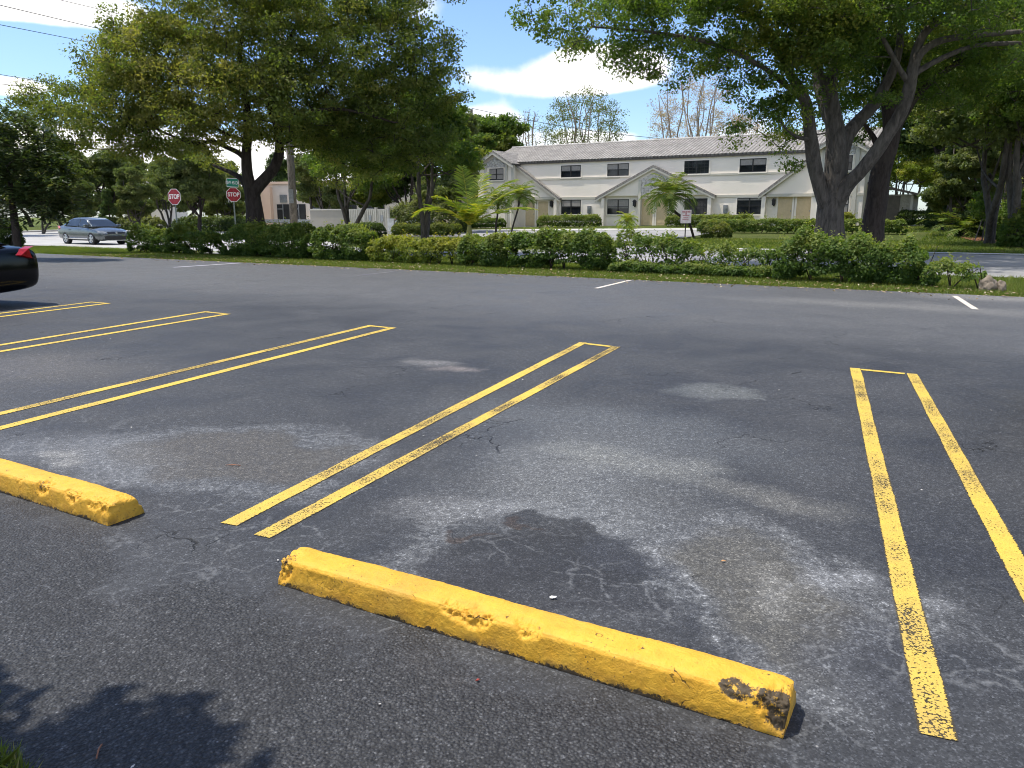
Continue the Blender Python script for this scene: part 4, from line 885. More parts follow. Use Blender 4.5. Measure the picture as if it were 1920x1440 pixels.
# notice board by the leaning palm
pw = onU(1285.5, 22.0); Yw = pw[1]; ctr = at(1285.5, 406, Yw); h_ = ctr[2]
nb_ = thing('notice_sign', 'small faded pink and white notice board on a thin black post by the leaning palm', 'notice sign', pw)
Mx = Matrix.Translation((0, 0, h_ - pw[2])) @ facing(math.atan2(-pw[1], -pw[0])); sx_ = Yw / 1440
npl = mprism([(-9.5 * sx_, -12 * sx_), (9.5 * sx_, -12 * sx_), (9.5 * sx_, 12 * sx_), (-9.5 * sx_, 12 * sx_)], (0.02, 0.03), Mx).build('board', simple('faded_board', (.74, .66, .66), .6), nb_)
fm = MB()
for (x0, y0, x1, y1) in ((-7, 7, -2, 10), (-1.4, 3, 1.4, 10), (2, 7, 7.5, 10), (-6, 1, 6, 2.6), (-4.6, -3, 4.4, -1.4), (-6, -6, 5, -4.8)): fm.prism([(x0 * sx_, y0 * sx_), (x1 * sx_, y0 * sx_), (x1 * sx_, y1 * sx_), (x0 * sx_, y1 * sx_)], (0.0305, 0.033), lambda v: tuple(Mx @ Vector(v)))
fm.build('faded_print', simple('pink_print', (.50, .25, .27), .7, var=.4, scale=30), npl)
MB().box((-.025, -.025, -.2), (.025, .02, h_ - pw[2] - 8 * sx_)).build('post', M['black'], nb_)

# ------------------------------------------------------------------ poles and wires
up_ = at(551, 420, 41); upz = 0.1
pole = thing('utility_pole', 'weathered wooden utility pole beside the oak trunk, its top hidden in leaves', 'utility pole', (up_[0], up_[1], 0))
MB().tube([(0, 0, -.3), (0.02, 0, 4), (-.1, 0.05, 10.5)], [.205, .185, .14], 14).build('shaft', M['wood'], pole, smooth=True)
MB().box((-1.1, -.06, 9.6), (1.0, .06, 9.75)).build('crossarm', M['wood'], pole)
MB().box((-.12, -.24, 2.2), (.12, -.18, 2.9)).build('name_tag', M['metal'], pole)
fp = at(884, 205, 88); p_far = thing('utility_pole', 'far utility pole rising above the trees beside the townhouse roof', 'utility pole', (fp[0], fp[1], 0))
MB().tube([(0, 0, 0), (0, 0, fp[2])], [.2, .15], 10).build('shaft', M['wood'], p_far); MB().box((-.9, -.06, fp[2] - .75), (.25, .06, fp[2] - .6)).build('crossarm', M['wood'], p_far)
def wire(label, a, b_, r, sag=0.0):
    a = np.array(a); b_ = np.array(b_); pts = [a + (b_ - a) * s - np.array([0, 0, 4 * sag * s * (1 - s)]) for s in np.linspace(0, 1, 13)]
    o = MB().tube(pts, [r] * 13, 5).build('overhead_wire', M['black']); tag(o, label, 'wire', 'overhead wires')
wire('overhead wire crossing the top left corner, topmost of the wires', at(-150, -62, 24), at(330, 51, 44), .010)
wire('overhead wire in the top left sky, second below the topmost', at(-150, -26, 24), at(330, 88, 44), .012)
wire('overhead wire in the left sky, third below the topmost', at(-150, 17, 24), at(330, 111, 44), .011)
wire('overhead wire low in the left sky, upper of the close pair', at(-150, 114, 26), at(330, 196, 44), .010)
wire('overhead wire low in the left sky, lower of the close pair', at(-150, 140, 26), at(330, 195, 44), .009)
wire('thick black cable running level under the oak crown', at(60, 273.5, 50), at(420, 282, 50), .045, .1)
wire('thin cable sagging from the far utility pole behind the townhouse roof', at(884, 203, 88), at(1400, 268, 95), .028, .8)

# ------------------------------------------------------------------ rocks and the thing on the driveway
def rock(label, p, s, seed):
    bm = bmesh.new(); bmesh.ops.create_icosphere(bm, subdivisions=4, radius=1)
    for v in bm.verts:
        q = v.co.copy(); d = 1 + .32 * mnoise.noise(q * 1.4 + Vector((seed, 0, 0))) + .12 * mnoise.noise(q * 4 + Vector((seed, 3, 0))) + .05 * mnoise.noise(q * 11)
        v.co = Vector((q.x * s[0] * d, q.y * s[1] * d, q.z * s[2] * d))
    me = bpy.data.meshes.new('rock'); bm.to_mesh(me); bm.free(); me.shade_smooth()
    m_ = simple('limestone', (.19, .155, .118), .95, var=.45, scale=5, bump=.8, bscale=14)
    o = link('rock', me, m_); o.location = (p[0], p[1], s[2] * .55); tag(o, label, 'rock', 'rocks on the verge')
rock('rounded tan rock on the grass verge, larger of the two rocks', onU(1868, 1.2), (.17, .17, .19), 1.0)
rock('pale broken rock on the verge, smaller of the two rocks', onU(1892, 1.25), (.10, .11, .14), 6.0)
mp = onU(1781, 8.3); mr = thing('driveway_object', 'dark low object on the driveway with a tilted white panel on it', 'low_object', (mp[0], mp[1], mp[2] + .01))  # unidentified low dark object with a white panel
MB().box((-.12, -.10, 0), (.32, .14, .09)).box((-.04, -.07, .09), (.24, .11, .15)).build('body', M['black'], mr, bevel=.015)
MB().box((-.15, -.012, -.10), (.15, .012, .10), lambda v: (v[0] * .86 + v[2] * .42 - .03, v[1] - .14 - v[2] * .5, .20 + v[2] * .80 - v[0] * .45)).build('panel', simple('white_panel', (.72, .77, .85), .35), mr)

# ------------------------------------------------------------------ cars
def carpaint(name, c, rough=0.28, metal=0.35, coat=0.6, spec=0.5):
    m, nt = newmat(name); b = NB(nt); n = b.noise(b.obj(), 3, 3)
    base = b.mix(b.rng(n, .35, .65), [q * .94 for q in c], [q * 1.06 for q in c])
    b.out(b.pbsdf(base, rough, spec, metal, None, **{'Coat Weight': coat, 'Coat Roughness': 0.06})); return m
tyre = simple('tyre', (.014, .014, .015), .8, bump=.3); rimm = simple('alloy', (.55, .56, .58), .3, .8, var=.05); trim = simple('black_trim', (.012, .012, .013), .45)
carglass = glassmat('car_glass', (.020, .026, .034), .04); chrome = simple('chrome', (.75, .76, .78), .12, 1.0, var=.02)
lamp = simple('headlight_lens', (.30, .32, .34), .08, .4, var=.1); tail = simple('tail_lens', (.30, .006, .010), .12, var=.25, scale=14)
def car(label, cat, loc, rz, paint, group=None, ax=-1.33):
    root = thing('parked_car' if group else 'sedan', label, cat, loc, rz, group)
    S = [(-2.34, .40, .76, .79, .68), (-2.31, .30, .90, .95, .79), (-2.18, .25, .985, 1.05, .85), (-1.75, .22, .985, 1.085, .885), (-1.2, .20, .965, 1.05, .90), (-.4, .19, .945, .99, .90), (.6, .19, .925, .97, .90), (1.0, .19, .90, .985, .90), (1.5, .20, .85, .93, .89), (1.9, .21, .785, .855, .865), (2.18, .23, .70, .76, .80), (2.32, .30, .58, .62, .69)]
    def ring(s):
        x, zb, zs, zc, hw = s; h = [(0, zb), (.78 * hw, zb), (.95 * hw, zb + .07), (hw * .985, zb + .22), (hw, .62 if zs > .66 else zs - .1), (.975 * hw, zs - .05), (.92 * hw, zs), (.5 * hw, zs + (zc - zs) * .75), (0, zc)]
        full = [(x, y, z) for y, z in h] + [(x, -y, z) for y, z in h[-2:0:-1]]
        return full
    V = [p for s in S for p in ring(s)]; k = 16; n = len(S)
    Fs = [(i * k + j, i * k + (j + 1) % k, (i + 1) * k + (j + 1) % k, (i + 1) * k + j) for i in range(n - 1) for j in range(k)] + [tuple(range(k))[::-1], tuple(range((n - 1) * k, n * k))]
    body = pd('body', V, Fs, paint, root, True)
    bm = bmesh.new(); bm.from_mesh(body.data); bmesh.ops.recalc_face_normals(bm, faces=bm.faces); bm.to_mesh(body.data); bm.free()
    body.modifiers.new('s', 'SUBSURF').levels = 2; body.modifiers['s'].render_levels = 2
    cut = MB()
    for x in (ax, 1.33):
        for sg in (-1, 1): cut.cyl((x, sg * .86, .33), (0, 1, 0), .375, .5, 28)
    cu = cut.build('cut', None); bo = body.modifiers.new('b', 'BOOLEAN'); bo.operation = 'DIFFERENCE'; bo.object = cu; bo.solver = 'EXACT'
    bpy.context.view_layer.update()
    me = bpy.data.meshes.new_from_object(body.evaluated_get(bpy.context.evaluated_depsgraph_get())); body.modifiers.clear(); body.data = me; me.name = 'body'
    if not len(me.materials): me.materials.append(paint)
    bpy.data.objects.remove(cu)
    # cabin
    prof = [(-1.84, 1.02), (-1.12, 1.37), (-.75, 1.435), (-.1, 1.455), (.35, 1.425), (.62, 1.36), (1.42, .93)]
    hw = lambda z: .80 - .235 * max(0, z - .93) / .5
    Vc = [(x, hw(z) * s, z) for s in (1, -1) for x, z in prof]; m_ = len(prof)
    Fc = [tuple(range(m_)), tuple(range(m_, 2 * m_))[::-1]] + [(i, m_ + i, m_ + i + 1, i + 1) for i in range(m_ - 1)] + [(m_ - 1, 2 * m_ - 1, m_, 0)]
    cb = pd('roof', Vc, Fc, paint, root)
    bm = bmesh.new(); bm.from_mesh(cb.data); bmesh.ops.recalc_face_normals(bm, faces=bm.faces); bmesh.ops.bevel(bm, geom=bm.edges[:], offset=.035, segments=3, affect='EDGES', clamp_overlap=True); bm.to_mesh(cb.data); bm.free(); cb.data.shade_smooth()
    def pane(name, quad, off, th=.012):
        q = np.array(quad, float); nn = np.cross(q[1] - q[0], q[2] - q[0]); nn /= np.linalg.norm(nn)
        if nn @ (q.mean(0) - np.array([-.2, 0, 1.1])) < 0: nn = -nn
        mb_ = MB(); k_ = len(q); mb_.add(list(q + nn * off) + list(q + nn * (off - th)), [tuple(range(k_)), tuple(range(k_, 2 * k_))[::-1]] + [(i, (i + 1) % k_, (i + 1) % k_ + k_, i + k_) for i in range(k_)])
        return mb_.build(name, carglass, root)
    P_ = lambda x, z, s, e=0.0: (x, s * (hw(z) - e), z)
    pane('windshield', [P_(1.33, .975, 1, .05), P_(1.33, .975, -1, .05), P_(.68, 1.325, -1, .05), P_(.68, 1.325, 1, .05)], .008)
    pane('rear_window', [P_(-1.74, 1.073, 1, .06), P_(-1.74, 1.073, -1, .06), P_(-1.20, 1.335, -1, .06), P_(-1.20, 1.335, 1, .06)], .008)
    for s in (1, -1):
        pane('side_window', [P_(1.05, .985, s), P_(.02, .985, s), P_(.02, 1.375, s), P_(.36, 1.365, s), P_(.58, 1.315, s)], .008)
        pane('side_window', [P_(-.05, .985, s), P_(-1.36, 1.02, s), P_(-1.50, 1.07, s), P_(-1.08, 1.30, s), P_(-.76, 1.37, s), P_(-.05, 1.385, s)], .008)
        MB().box((.88, s * .80, .96), (1.08, s * 1.02, 1.10)).build('mirror', paint, root, bevel=.03)
        MB().box((-.95, s * .905 - .012, .80), (-.75, s * .905 + .012, .83)).box((.1, s * .905 - .012, .78), (.3, s * .905 + .012, .81)).build('door_handle', paint, root)
        MB().add([(-1.0, s * .903, .30), (1.0, s * .903, .30), (1.0, s * .915, .34), (-1.0, s * .915, .34), (-1.0, s * .88, .36), (1.0, s * .88, .36)], [(0, 1, 2, 3), (3, 2, 5, 4), (0, 3, 4), (1, 5, 2), (0, 4, 5, 1)]).build('sill_trim', chrome if group is None else trim, root)
        hl = [(2.29, .40, .60), (2.24, .66, .61), (2.00, .86, .66), (1.92, .865, .73), (2.10, .74, .735), (2.24, .45, .70)]
        MB().add([(x + .025, s * (y + .012), z) for x, y, z in hl] + [(x - .06, s * (y - .05), z) for x, y, z in hl], [tuple(range(6)), tuple(range(6, 12))[::-1]] + [(i, (i + 1) % 6, (i + 1) % 6 + 6, i + 6) for i in range(6)]).build('headlight', lamp, root)
        tl = [(-2.335, .42, .80), (-2.30, .72, .78), (-2.10, .865, .80), (-1.88, .895, .86), (-2.04, .875, .965), (-2.20, .80, 1.0), (-2.30, .44, .93)]
        MB().add([(x - .018, s * (y + .018), z) for x, y, z in tl] + [(x + .08, s * (y - .06), z) for x, y, z in tl], [tuple(range(7)), tuple(range(7, 14))[::-1]] + [(i, (i + 1) % 7, (i + 1) % 7 + 7, i + 7) for i in range(7)]).build('tail_light', tail, root)
        for x in (ax, 1.33):
            w = MB().cyl((x, s * .785, .325), (0, 1, 0), .325, .21, 32).build('tyre', tyre, root, bevel=.0)
            MB().cyl((x, s * .882, .325), (0, 1, 0), .205, .02, 28).build('wheel_dish', trim, w); rm = MB(); rm.tube([(x + .205 * math.cos(q), s * .893, .325 + .205 * math.sin(q)) for q in np.linspace(0, 2 * math.pi, 25)], [.016] * 25, 6, False).cyl((x, s * .9, .325), (0, 1, 0), .045, .03, 14)
            for a in range(5):
                q = 2 * math.pi * a / 5 + .3; c_, s_ = math.cos(q), math.sin(q)
                rm.add([(x + c_ * r0 - s_ * w0, s * yy, .325 + s_ * r0 + c_ * w0) for r0, w0, yy in ((.03, -.035, .905), (.03, .035, .905), (.21, .05, .897), (.21, -.05, .897), (.03, -.035, .885), (.03, .035, .885), (.21, .05, .885), (.21, -.05, .885))], [(0, 1, 2, 3), (4, 7, 6, 5), (0, 4, 5, 1), (1, 5, 6, 2), (2, 6, 7, 3), (3, 7, 4, 0)])
            rm.build('rim', rimm, w)
    # nose
    g = MB().add([(2.33, -.46, .585), (2.33, .46, .585), (2.275, .50, .685), (2.275, -.50, .685), (2.2, -.46, .585), (2.2, .46, .585), (2.2, .5, .685), (2.2, -.5, .685)], [(0, 1, 2, 3), (0, 4, 5, 1), (3, 2, 6, 7), (0, 3, 7, 4), (1, 5, 6, 2)]).build('grille', trim, root)
    MB().box((2.30, -.52, .565), (2.345, .52, .585)).build('grille_bar', chrome, g)
    MB().add([(2.352, -.60, .30), (2.352, .60, .30), (2.355, .66, .46), (2.355, -.66, .46), (2.2, -.6, .3), (2.2, .6, .3), (2.2, .66, .46), (2.2, -.66, .46)], [(0, 1, 2, 3), (0, 4, 5, 1), (3, 2, 6, 7), (0, 3, 7, 4), (1, 5, 6, 2)]).build('air_intake', trim, root)
    MB().box((2.30, -.64, .235), (2.362, .64, .262)).build('bumper_trim', chrome, root)
    bd = MB(); ring_ = [(math.cos(q), math.sin(q)) for q in np.linspace(0, 2 * math.pi, 20, endpoint=False)]
    for i in range(20):
        (a, b_), (c, d) = ring_[i], ring_[(i + 1) % 20]
        bd.add([(2.335 + .0, .06 * a, .64 + .06 * b_), (2.335, .06 * c, .64 + .06 * d), (2.335, .05 * c, .64 + .05 * d), (2.335, .05 * a, .64 + .05 * b_), (2.30, .06 * a, .64 + .06 * b_), (2.30, .06 * c, .64 + .06 * d)], [(0, 1, 2, 3), (0, 4, 5, 1)])
    def bar(y0, z0, y1, z1): bd.tube([(2.334, y0, z0), (2.334, y1, z1)], [.006, .006], 4)
    for p in ((-.022, .685, -.0, .648), (.022, .685, 0, .648), (-.04, .665, -.018, .602), (-.018, .602, 0, .636), (0, .636, .018, .602), (.018, .602, .04, .665)): bar(*p)
    bd.build('badge', chrome, root)
    MB().box((-2.36, -.26, .62), (-2.33, .26, .74)).build('rear_plate_recess', trim, root)
    MB().box((-2.335, -.55, .315), (-2.2, .55, .37)).build('rear_valance', trim, root, bevel=.015)
    return root
fr_ = G0(176.7, 462.3); rr_ = G0(125.8, 458.8)
hd_ = np.array([.832, -.554]); hd_ = unit(hd_); lf = np.array([-hd_[1], hd_[0]])
mc = at(151, 459, 43.2); cc_ = np.array([mc[0], mc[1]]) + lf * .8
car('metallic grey sedan driving on the pale street beside the shrub', 'car', (cc_[0], cc_[1], 0.0), math.atan2(hd_[1], hd_[0]), carpaint('grey_paint', (.115, .132, .142), .25, .5))
sd = unit(G0(0, 595)[:2] - G0(209, 569)[:2])                        # stall direction, toward the near side
rl = at(74, 520, 13.55)[:2]                                        # rear corner of the black car on our side
hb = sd; lb = np.array([-hb[1], hb[0]])
rc_ = rl + hb * 2.27 - lb * .80
blk = carpaint('black_paint', (.003, .003, .0035), .12, .0, 0.0, 0.3)
car('black sedan parked at the edge of the picture with its red tail light showing', 'car', (rc_[0], rc_[1], 0), math.atan2(hb[1], hb[0]), blk, 'cars parked in the stalls', -1.05)
sA = unit(RB0 - G0(1721, 702)[:2]); ra_ = at(1918.6, 700, 6.9)[:2]; lA = np.array([-sA[1], sA[0]])
rcb = ra_ + sA * 2.30 + lA * .80
car('black car almost wholly cut off by the picture edge beside the last stall line', 'car', (rcb[0], rcb[1], 0), math.atan2(sA[1], sA[0]), blk, 'cars parked in the stalls', -1.05)
wv = at(779, 397, 84)
car('pale blue white car glimpsed between the trunks beyond the bin enclosure', 'car', (wv[0], wv[1], gzf(wv[0], wv[1])), R(20), carpaint('white_paint', (.62, .68, .74), .3, .1), 'cars parked beyond the trees')

# ------------------------------------------------------------------ foliage
def leaves(name, Cn, Nr, Dr, L, W, tint, mat, parent, off):
    Nr = Nr / (np.linalg.norm(Nr, axis=1)[:, None] + 1e-9); Dr = Dr - Nr * (Dr * Nr).sum(1)[:, None]; Dr /= np.linalg.norm(Dr, axis=1)[:, None] + 1e-9
    Sd = np.cross(Dr, Nr); L = L[:, None] / 2; W = W[:, None] / 2; Cn = Cn - off
    V = np.stack([Cn - Dr * L, Cn + Sd * W - Dr * L * .15, Cn + Dr * L - Nr * L * .25, Cn - Sd * W - Dr * L * .15], 1).reshape(-1, 3)
    return big(name, V, np.arange(len(V)).reshape(-1, 4), mat, parent, np.clip(tint, 0, 1))
def clumps(rng, cen, rad, n, flat=.55, size=.1, asp=.5, ct=None, upb=.35, droop=0.0):
    """leaves of many clumps at once: cen (k,3), rad (k,), n per clump"""
    k = len(cen); idx = np.repeat(np.arange(k), n); m = len(idx)
    d = rng.normal(size=(m, 3)); d /= np.linalg.norm(d, axis=1)[:, None]
    r = rng.random(m) ** (1 / 2.3); o = d * r[:, None] * rad[idx][:, None]; o[:, 2] *= flat
    Cn = cen[idx] + o
    Nr = np.array([0, 0, upb]) + d * .6 + rng.normal(size=(m, 3)) * .75
    Dr = rng.normal(size=(m, 3)) + d * .8; Dr[:, 2] -= droop
    L = size * rng.uniform(.6, 1.4, m); W = L * asp * rng.uniform(.8, 1.2, m)
    ct = rng.normal(.45, .16, k) if ct is None else ct
    t = ct[idx] + rng.normal(0, .10, m)
    return Cn, Nr, Dr, L, W, t
def limb_branches(rng, mb, limbs, cen, rmin=.018, frac=1.0):
    """thin curved branches from the limbs out to the leaf clumps"""
    pts = []; 
    for pl, rd in limbs:
        pl = np.array(pl); 
        for i in range(len(pl) - 1):
            for s in np.linspace(0, 1, 5)[:-1]: pts.append((*(pl[i] + (pl[i + 1] - pl[i]) * s), rd[i] + (rd[i + 1] - rd[i]) * s))
        pts.append((*pl[-1], rd[-1]))
    pts = np.array(pts)
    order = np.argsort([np.min(np.linalg.norm(pts[:, :3] - c, axis=1)) for c in cen])
    for i in order:
        if rng.random() > frac: continue
        c = cen[i]; dv = pts[:, :3] - c; dist = np.linalg.norm(dv, axis=1) + np.maximum(0, dv[:, 2]) * 1.2
        j = int(np.argmin(dist)); a = pts[j, :3]; r0 = min(pts[j, 3] * .6, .012 + .014 * np.linalg.norm(c - a)); r0 = max(r0, rmin)
        m1 = a + (c - a) * .4 + rng.normal(0, .10, 3) * np.linalg.norm(c - a) + np.array([0, 0, .10 * np.linalg.norm(c - a)])
        P = np.array([a, a + (m1 - a) * .5 + rng.normal(0, .03, 3), m1, m1 + (c - m1) * .55 + rng.normal(0, .05, 3), c]); rr = np.array([r0, r0 * .85, r0 * .68, r0 * .5, r0 * .3])
        mb.tube(P, rr, 5, False)
        new = np.array([[*(P[q] + (P[q + 1] - P[q]) * s), rr[q] * .9] for q in range(1, 4) for s in (0, .5)]); pts = np.vstack([pts, new])
def smooth_limb(P, rd, n=5):
    """Catmull-Rom through the limb points"""
    P = np.array(P, float); rd = np.array(rd, float); out, rr = [], []
    for i in range(len(P) - 1):
        p0, p1, p2, p3 = P[max(i - 1, 0)], P[i], P[i + 1], P[min(i + 2, len(P) - 1)]
        for s in np.arange(n) / n:
            out.append(.5 * ((2 * p1) + (-p0 + p2) * s + (2 * p0 - 5 * p1 + 4 * p2 - p3) * s ** 2 + (-p0 + 3 * p1 - 3 * p2 + p3) * s ** 3)); rr.append(rd[i] + (rd[i + 1] - rd[i]) * s)
    out.append(P[-1]); rr.append(rd[-1]); return np.array(out), np.array(rr)
def bumpy_tube(mb, P, rd, k, rng, amp=.10):
    V, Fs = tube(P, rd, k); V = np.array(V); ctr = np.repeat(P, k, 0); o = V - ctr
    for i in range(len(V)):
        q = V[i]; f = 1 + amp * mnoise.noise((q[0] * 1.5, q[1] * 1.5, q[2] * .7)) + amp * .5 * mnoise.noise((q[0] * 5, q[1] * 5, q[2] * 1.6)); V[i] = ctr[i] + o[i] * f
    mb.add(V, Fs)
def lobes_px(rng, D, lobes, per_m2=6.5):
    """leaf clump centres filling lobes given as (px,py,rx,ry,depth offset,density)"""
    cs, dn = [], []
    for (px, py, rx, ry, dz, de) in lobes:
        s = (D + dz) / 1440; c = at(px, py, D + dz); a, b_ = rx * s, ry * s; dp = min(max(.5 * (a + b_), .7), 3.6)
        n = max(3, int(per_m2 * de * (a * b_ * dp) ** (2 / 3) * 3.2))
        d = rng.normal(size=(n, 3)); d /= np.linalg.norm(d, axis=1)[:, None]; r = rng.uniform(.35, 1.0, n) ** .6
        cs.append(c + d * r[:, None] * np.array([a, dp, b_])); dn.append(np.full(n, de))
    return np.concatenate(cs), np.concatenate(dn)
def big_tree(label, base, D, limbs_px, lobes, leafm, barkm, seed, per_clump, crad, lsize, flare, group='shade trees beyond the verge', hue=None, name='shade_tree'):
    rng = np.random.default_rng(seed); root = thing(name, label, 'tree', base, 0, group); off = np.array(base, float)
    limbs = []; mb = MB()
    for L_ in limbs_px:
        P = [at(px, py, D + dz) if py < 9000 else np.array(base) for px, py, dz, r in L_]; rd = [r for *_, r in L_]
        P, rd = smooth_limb(P, rd); limbs.append((P, rd))
    for i, (P, rd) in enumerate(limbs):
        if i == 0:
            P = np.vstack([[base[0], base[1], base[2] - .3], P]); rd = np.concatenate([[rd[0] * flare], rd])
        bumpy_tube(mb, P - off, rd, 18 if rd[0] > .2 else 10, rng)
    cen, dn = lobes_px(rng, D, lobes)
    lm = [(P - off, rd) for P, rd in limbs]
    limb_branches(rng, mb, lm, cen - off)
    mb.build('trunk', barkm, root, smooth=True)
    ct = rng.normal(.42, .14, len(cen))
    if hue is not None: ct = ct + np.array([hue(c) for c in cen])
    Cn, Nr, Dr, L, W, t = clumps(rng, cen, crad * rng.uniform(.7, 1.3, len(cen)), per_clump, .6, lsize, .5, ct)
    leaves('crown', Cn, Nr, Dr, L, W, t, leafm, root, off); return root
# the oak on the left
DL = 32.0; bL = onU(480, 4.2)
DL = bL[1]
limbsL = [[(480, 428, 0, .40), (478, 400, 0, .335), (474, 370, 0, .31), (471, 352, 0, .30)],
          [(471, 356, 0, .25), (464, 325, -.1, .21), (462, 285, -.2, .19), (466, 235, -.3, .17), (460, 180, -.4, .13), (450, 110, -.5, .09), (455, 40, -.5, .06)],
          [(476, 358, 0, .26), (497, 335, 0, .22), (515, 312, .1, .20), (524, 280, .1, .18), (519, 235, .1, .15), (505, 190, .2, .13), (520, 120, .2, .09), (560, 40, .3, .06)],
          [(462, 300, -.2, .12), (448, 287, -.3, .10), (425, 276, -.6, .09), (398, 265, -1, .08), (372, 270, -1.3, .07), (340, 262, -1.6, .05), (290, 240, -2, .03)],
          [(463, 262, -.3, .09), (440, 258, -.4, .08), (412, 245, -.5, .07), (375, 215, -.5, .06), (330, 190, -.6, .045), (260, 170, -.6, .03)],
          [(524, 268, .1, .12), (545, 260, .2, .10), (570, 235, .3, .085), (620, 190, .4, .07), (690, 150, .4, .05), (780, 110, .4, .03)],
          [(522, 240, .1, .10), (560, 215, -.6, .08), (640, 205, -1.2, .06), (740, 230, -1.4, .035)],
          [(474, 372, .05, .15), (462, 352, .3, .13), (452, 335, .6, .11), (430, 322, 1.2, .09), (400, 310, 2.0, .06)]]
lobesL = [(490, 200, 80, 50, 1.6, .8), (430, 222, 70, 35, 1.8, .6), (570, 222, 70, 40, 1.8, .8), (215, 245, 60, 45, -1, 1), (255, 120, 90, 80, -1, .9), (640, 235, 110, 60, .5, .9), (110, 245, 60, 50, 1, .8), (70, 220, 45, 45, 1.4, .8), (235, 190, 100, 95, -1, 1), (215, 120, 75, 65, 0, .7), (330, 120, 130, 100, -1, 1), (300, 240, 105, 50, -1.5, .9), (265, 275, 70, 28, -1, .6), (450, 60, 180, 110, 0, 1), (420, 190, 150, 80, -1.5, .95), (600, 50, 180, 120, 0, 1),
          (570, 180, 170, 90, -1, .95), (700, 120, 130, 110, -.5, 1), (750, 215, 100, 80, 0, .95), (690, 275, 110, 55, 1, .9), (800, 75, 62, 50, 0, .55), (835, 150, 42, 80, .5, .5), (790, 290, 55, 35, .5, .7), (820, 235, 40, 40, .3, .5),
          (560, -70, 300, 110, 0, .8), (300, 40, 90, 50, -.3, .6), (700, 10, 90, 60, .5, .6), (345, 285, 60, 20, 0, .35), (620, 262, 80, 40, 2.5, .7), (420, 300, 60, 25, 3, .35), (640, 330, 70, 25, 3, .6), (100, 225, 55, 60, 1.5, .45), (75, 185, 45, 40, 1.5, .35), (130, 190, 50, 40, 1.2, .5), (110, 275, 35, 25, 1, .3)]
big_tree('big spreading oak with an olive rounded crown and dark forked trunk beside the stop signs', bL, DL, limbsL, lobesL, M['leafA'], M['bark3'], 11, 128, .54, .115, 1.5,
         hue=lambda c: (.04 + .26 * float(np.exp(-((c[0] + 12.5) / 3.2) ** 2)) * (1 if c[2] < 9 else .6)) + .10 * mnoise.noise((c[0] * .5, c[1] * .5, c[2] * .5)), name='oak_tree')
# the pair of trees on the right
bR = onU(1552, 10.5); DR = bR[1]; kR = DR / 27.0
limbsR = [[(1555, 446, 0, .54), (1556, 420, 0, .46), (1557, 390, 0, .43), (1560, 362, 0, .42)],
          [(1554, 415, 0, .24), (1547, 385, -.1, .23), (1537, 352, -.15, .225), (1527, 310, -.2, .22), (1521, 265, -.3, .21), (1515, 215, -.4, .195), (1508, 185, -.5, .18), (1485, 145, -.8, .14), (1466, 110, -1.0, .11), (1440, 60, -1.3, .09), (1400, 20, -1.6, .06)],
          [(1560, 385, 0, .40), (1566, 335, 0, .39), (1570, 290, 0, .37), (1568, 262, 0, .33), (1562, 215, 0, .26), (1556, 165, 0, .22), (1566, 110, 0, .19), (1574, 50, .1, .15), (1580, -20, .2, .16)],
          [(1574, 290, .1, .30), (1588, 255, .1, .25), (1612, 225, .1, .21), (1640, 195, .1, .19), (1660, 160, .1, .17), (1678, 120, .2, .14), (1690, 60, .3, .11), (1690, -10, .4, .07)],
          [(1556, 415, .05, .30), (1572, 375, -.2, .27), (1590, 345, -.45, .235), (1616, 318, -.7, .215), (1645, 282, -.9, .22), (1672, 240, -1.0, .205), (1692, 205, -1.1, .205), (1705, 165, -1.2, .20), (1712, 128, -1.3, .18), (1728, 98, -1.4, .13), (1765, 76, -1.6, .10), (1830, 66, -1.9, .085), (1920, 58, -2.2, .07), (2050, 40, -2.5, .05)],
          [(1714, 125, -1.3, .19), (1720, 90, -1.3, .14), (1740, 55, -1.4, .12), (1790, 22, -1.5, .10), (1850, -10, -1.6, .07)],
          [(1700, 150, -1.25, .10), (1686, 128, -1.4, .075), (1668, 95, -1.6, .07), (1650, 62, -1.8, .06), (1625, 15, -2, .05), (1600, -40, -2.2, .03)],
          [(1712, 140, -1.3, .10), (1760, 112, -1.5, .08), (1830, 86, -1.8, .07), (1930, 80, -2, .06)],
          [(1510, 190, -.5, .12), (1480, 165, -1, .09), (1420, 120, -1.6, .075), (1330, 80, -2, .06), (1220, 60, -2.2, .045), (1110, 50, -2.2, .03)],
          [(1560, 200, 0, .14), (1530, 120, -.3, .11), (1480, 40, -.5, .08), (1400, -40, -.8, .05)],
          [(1568, 250, .1, .2), (1545, 205, .5, .16), (1530, 150, .9, .12), (1525, 80, 1.2, .09)],
          [(1520, 262, -.3, .07), (1490, 255, -.8, .05), (1460, 225, -1.0, .035)]]
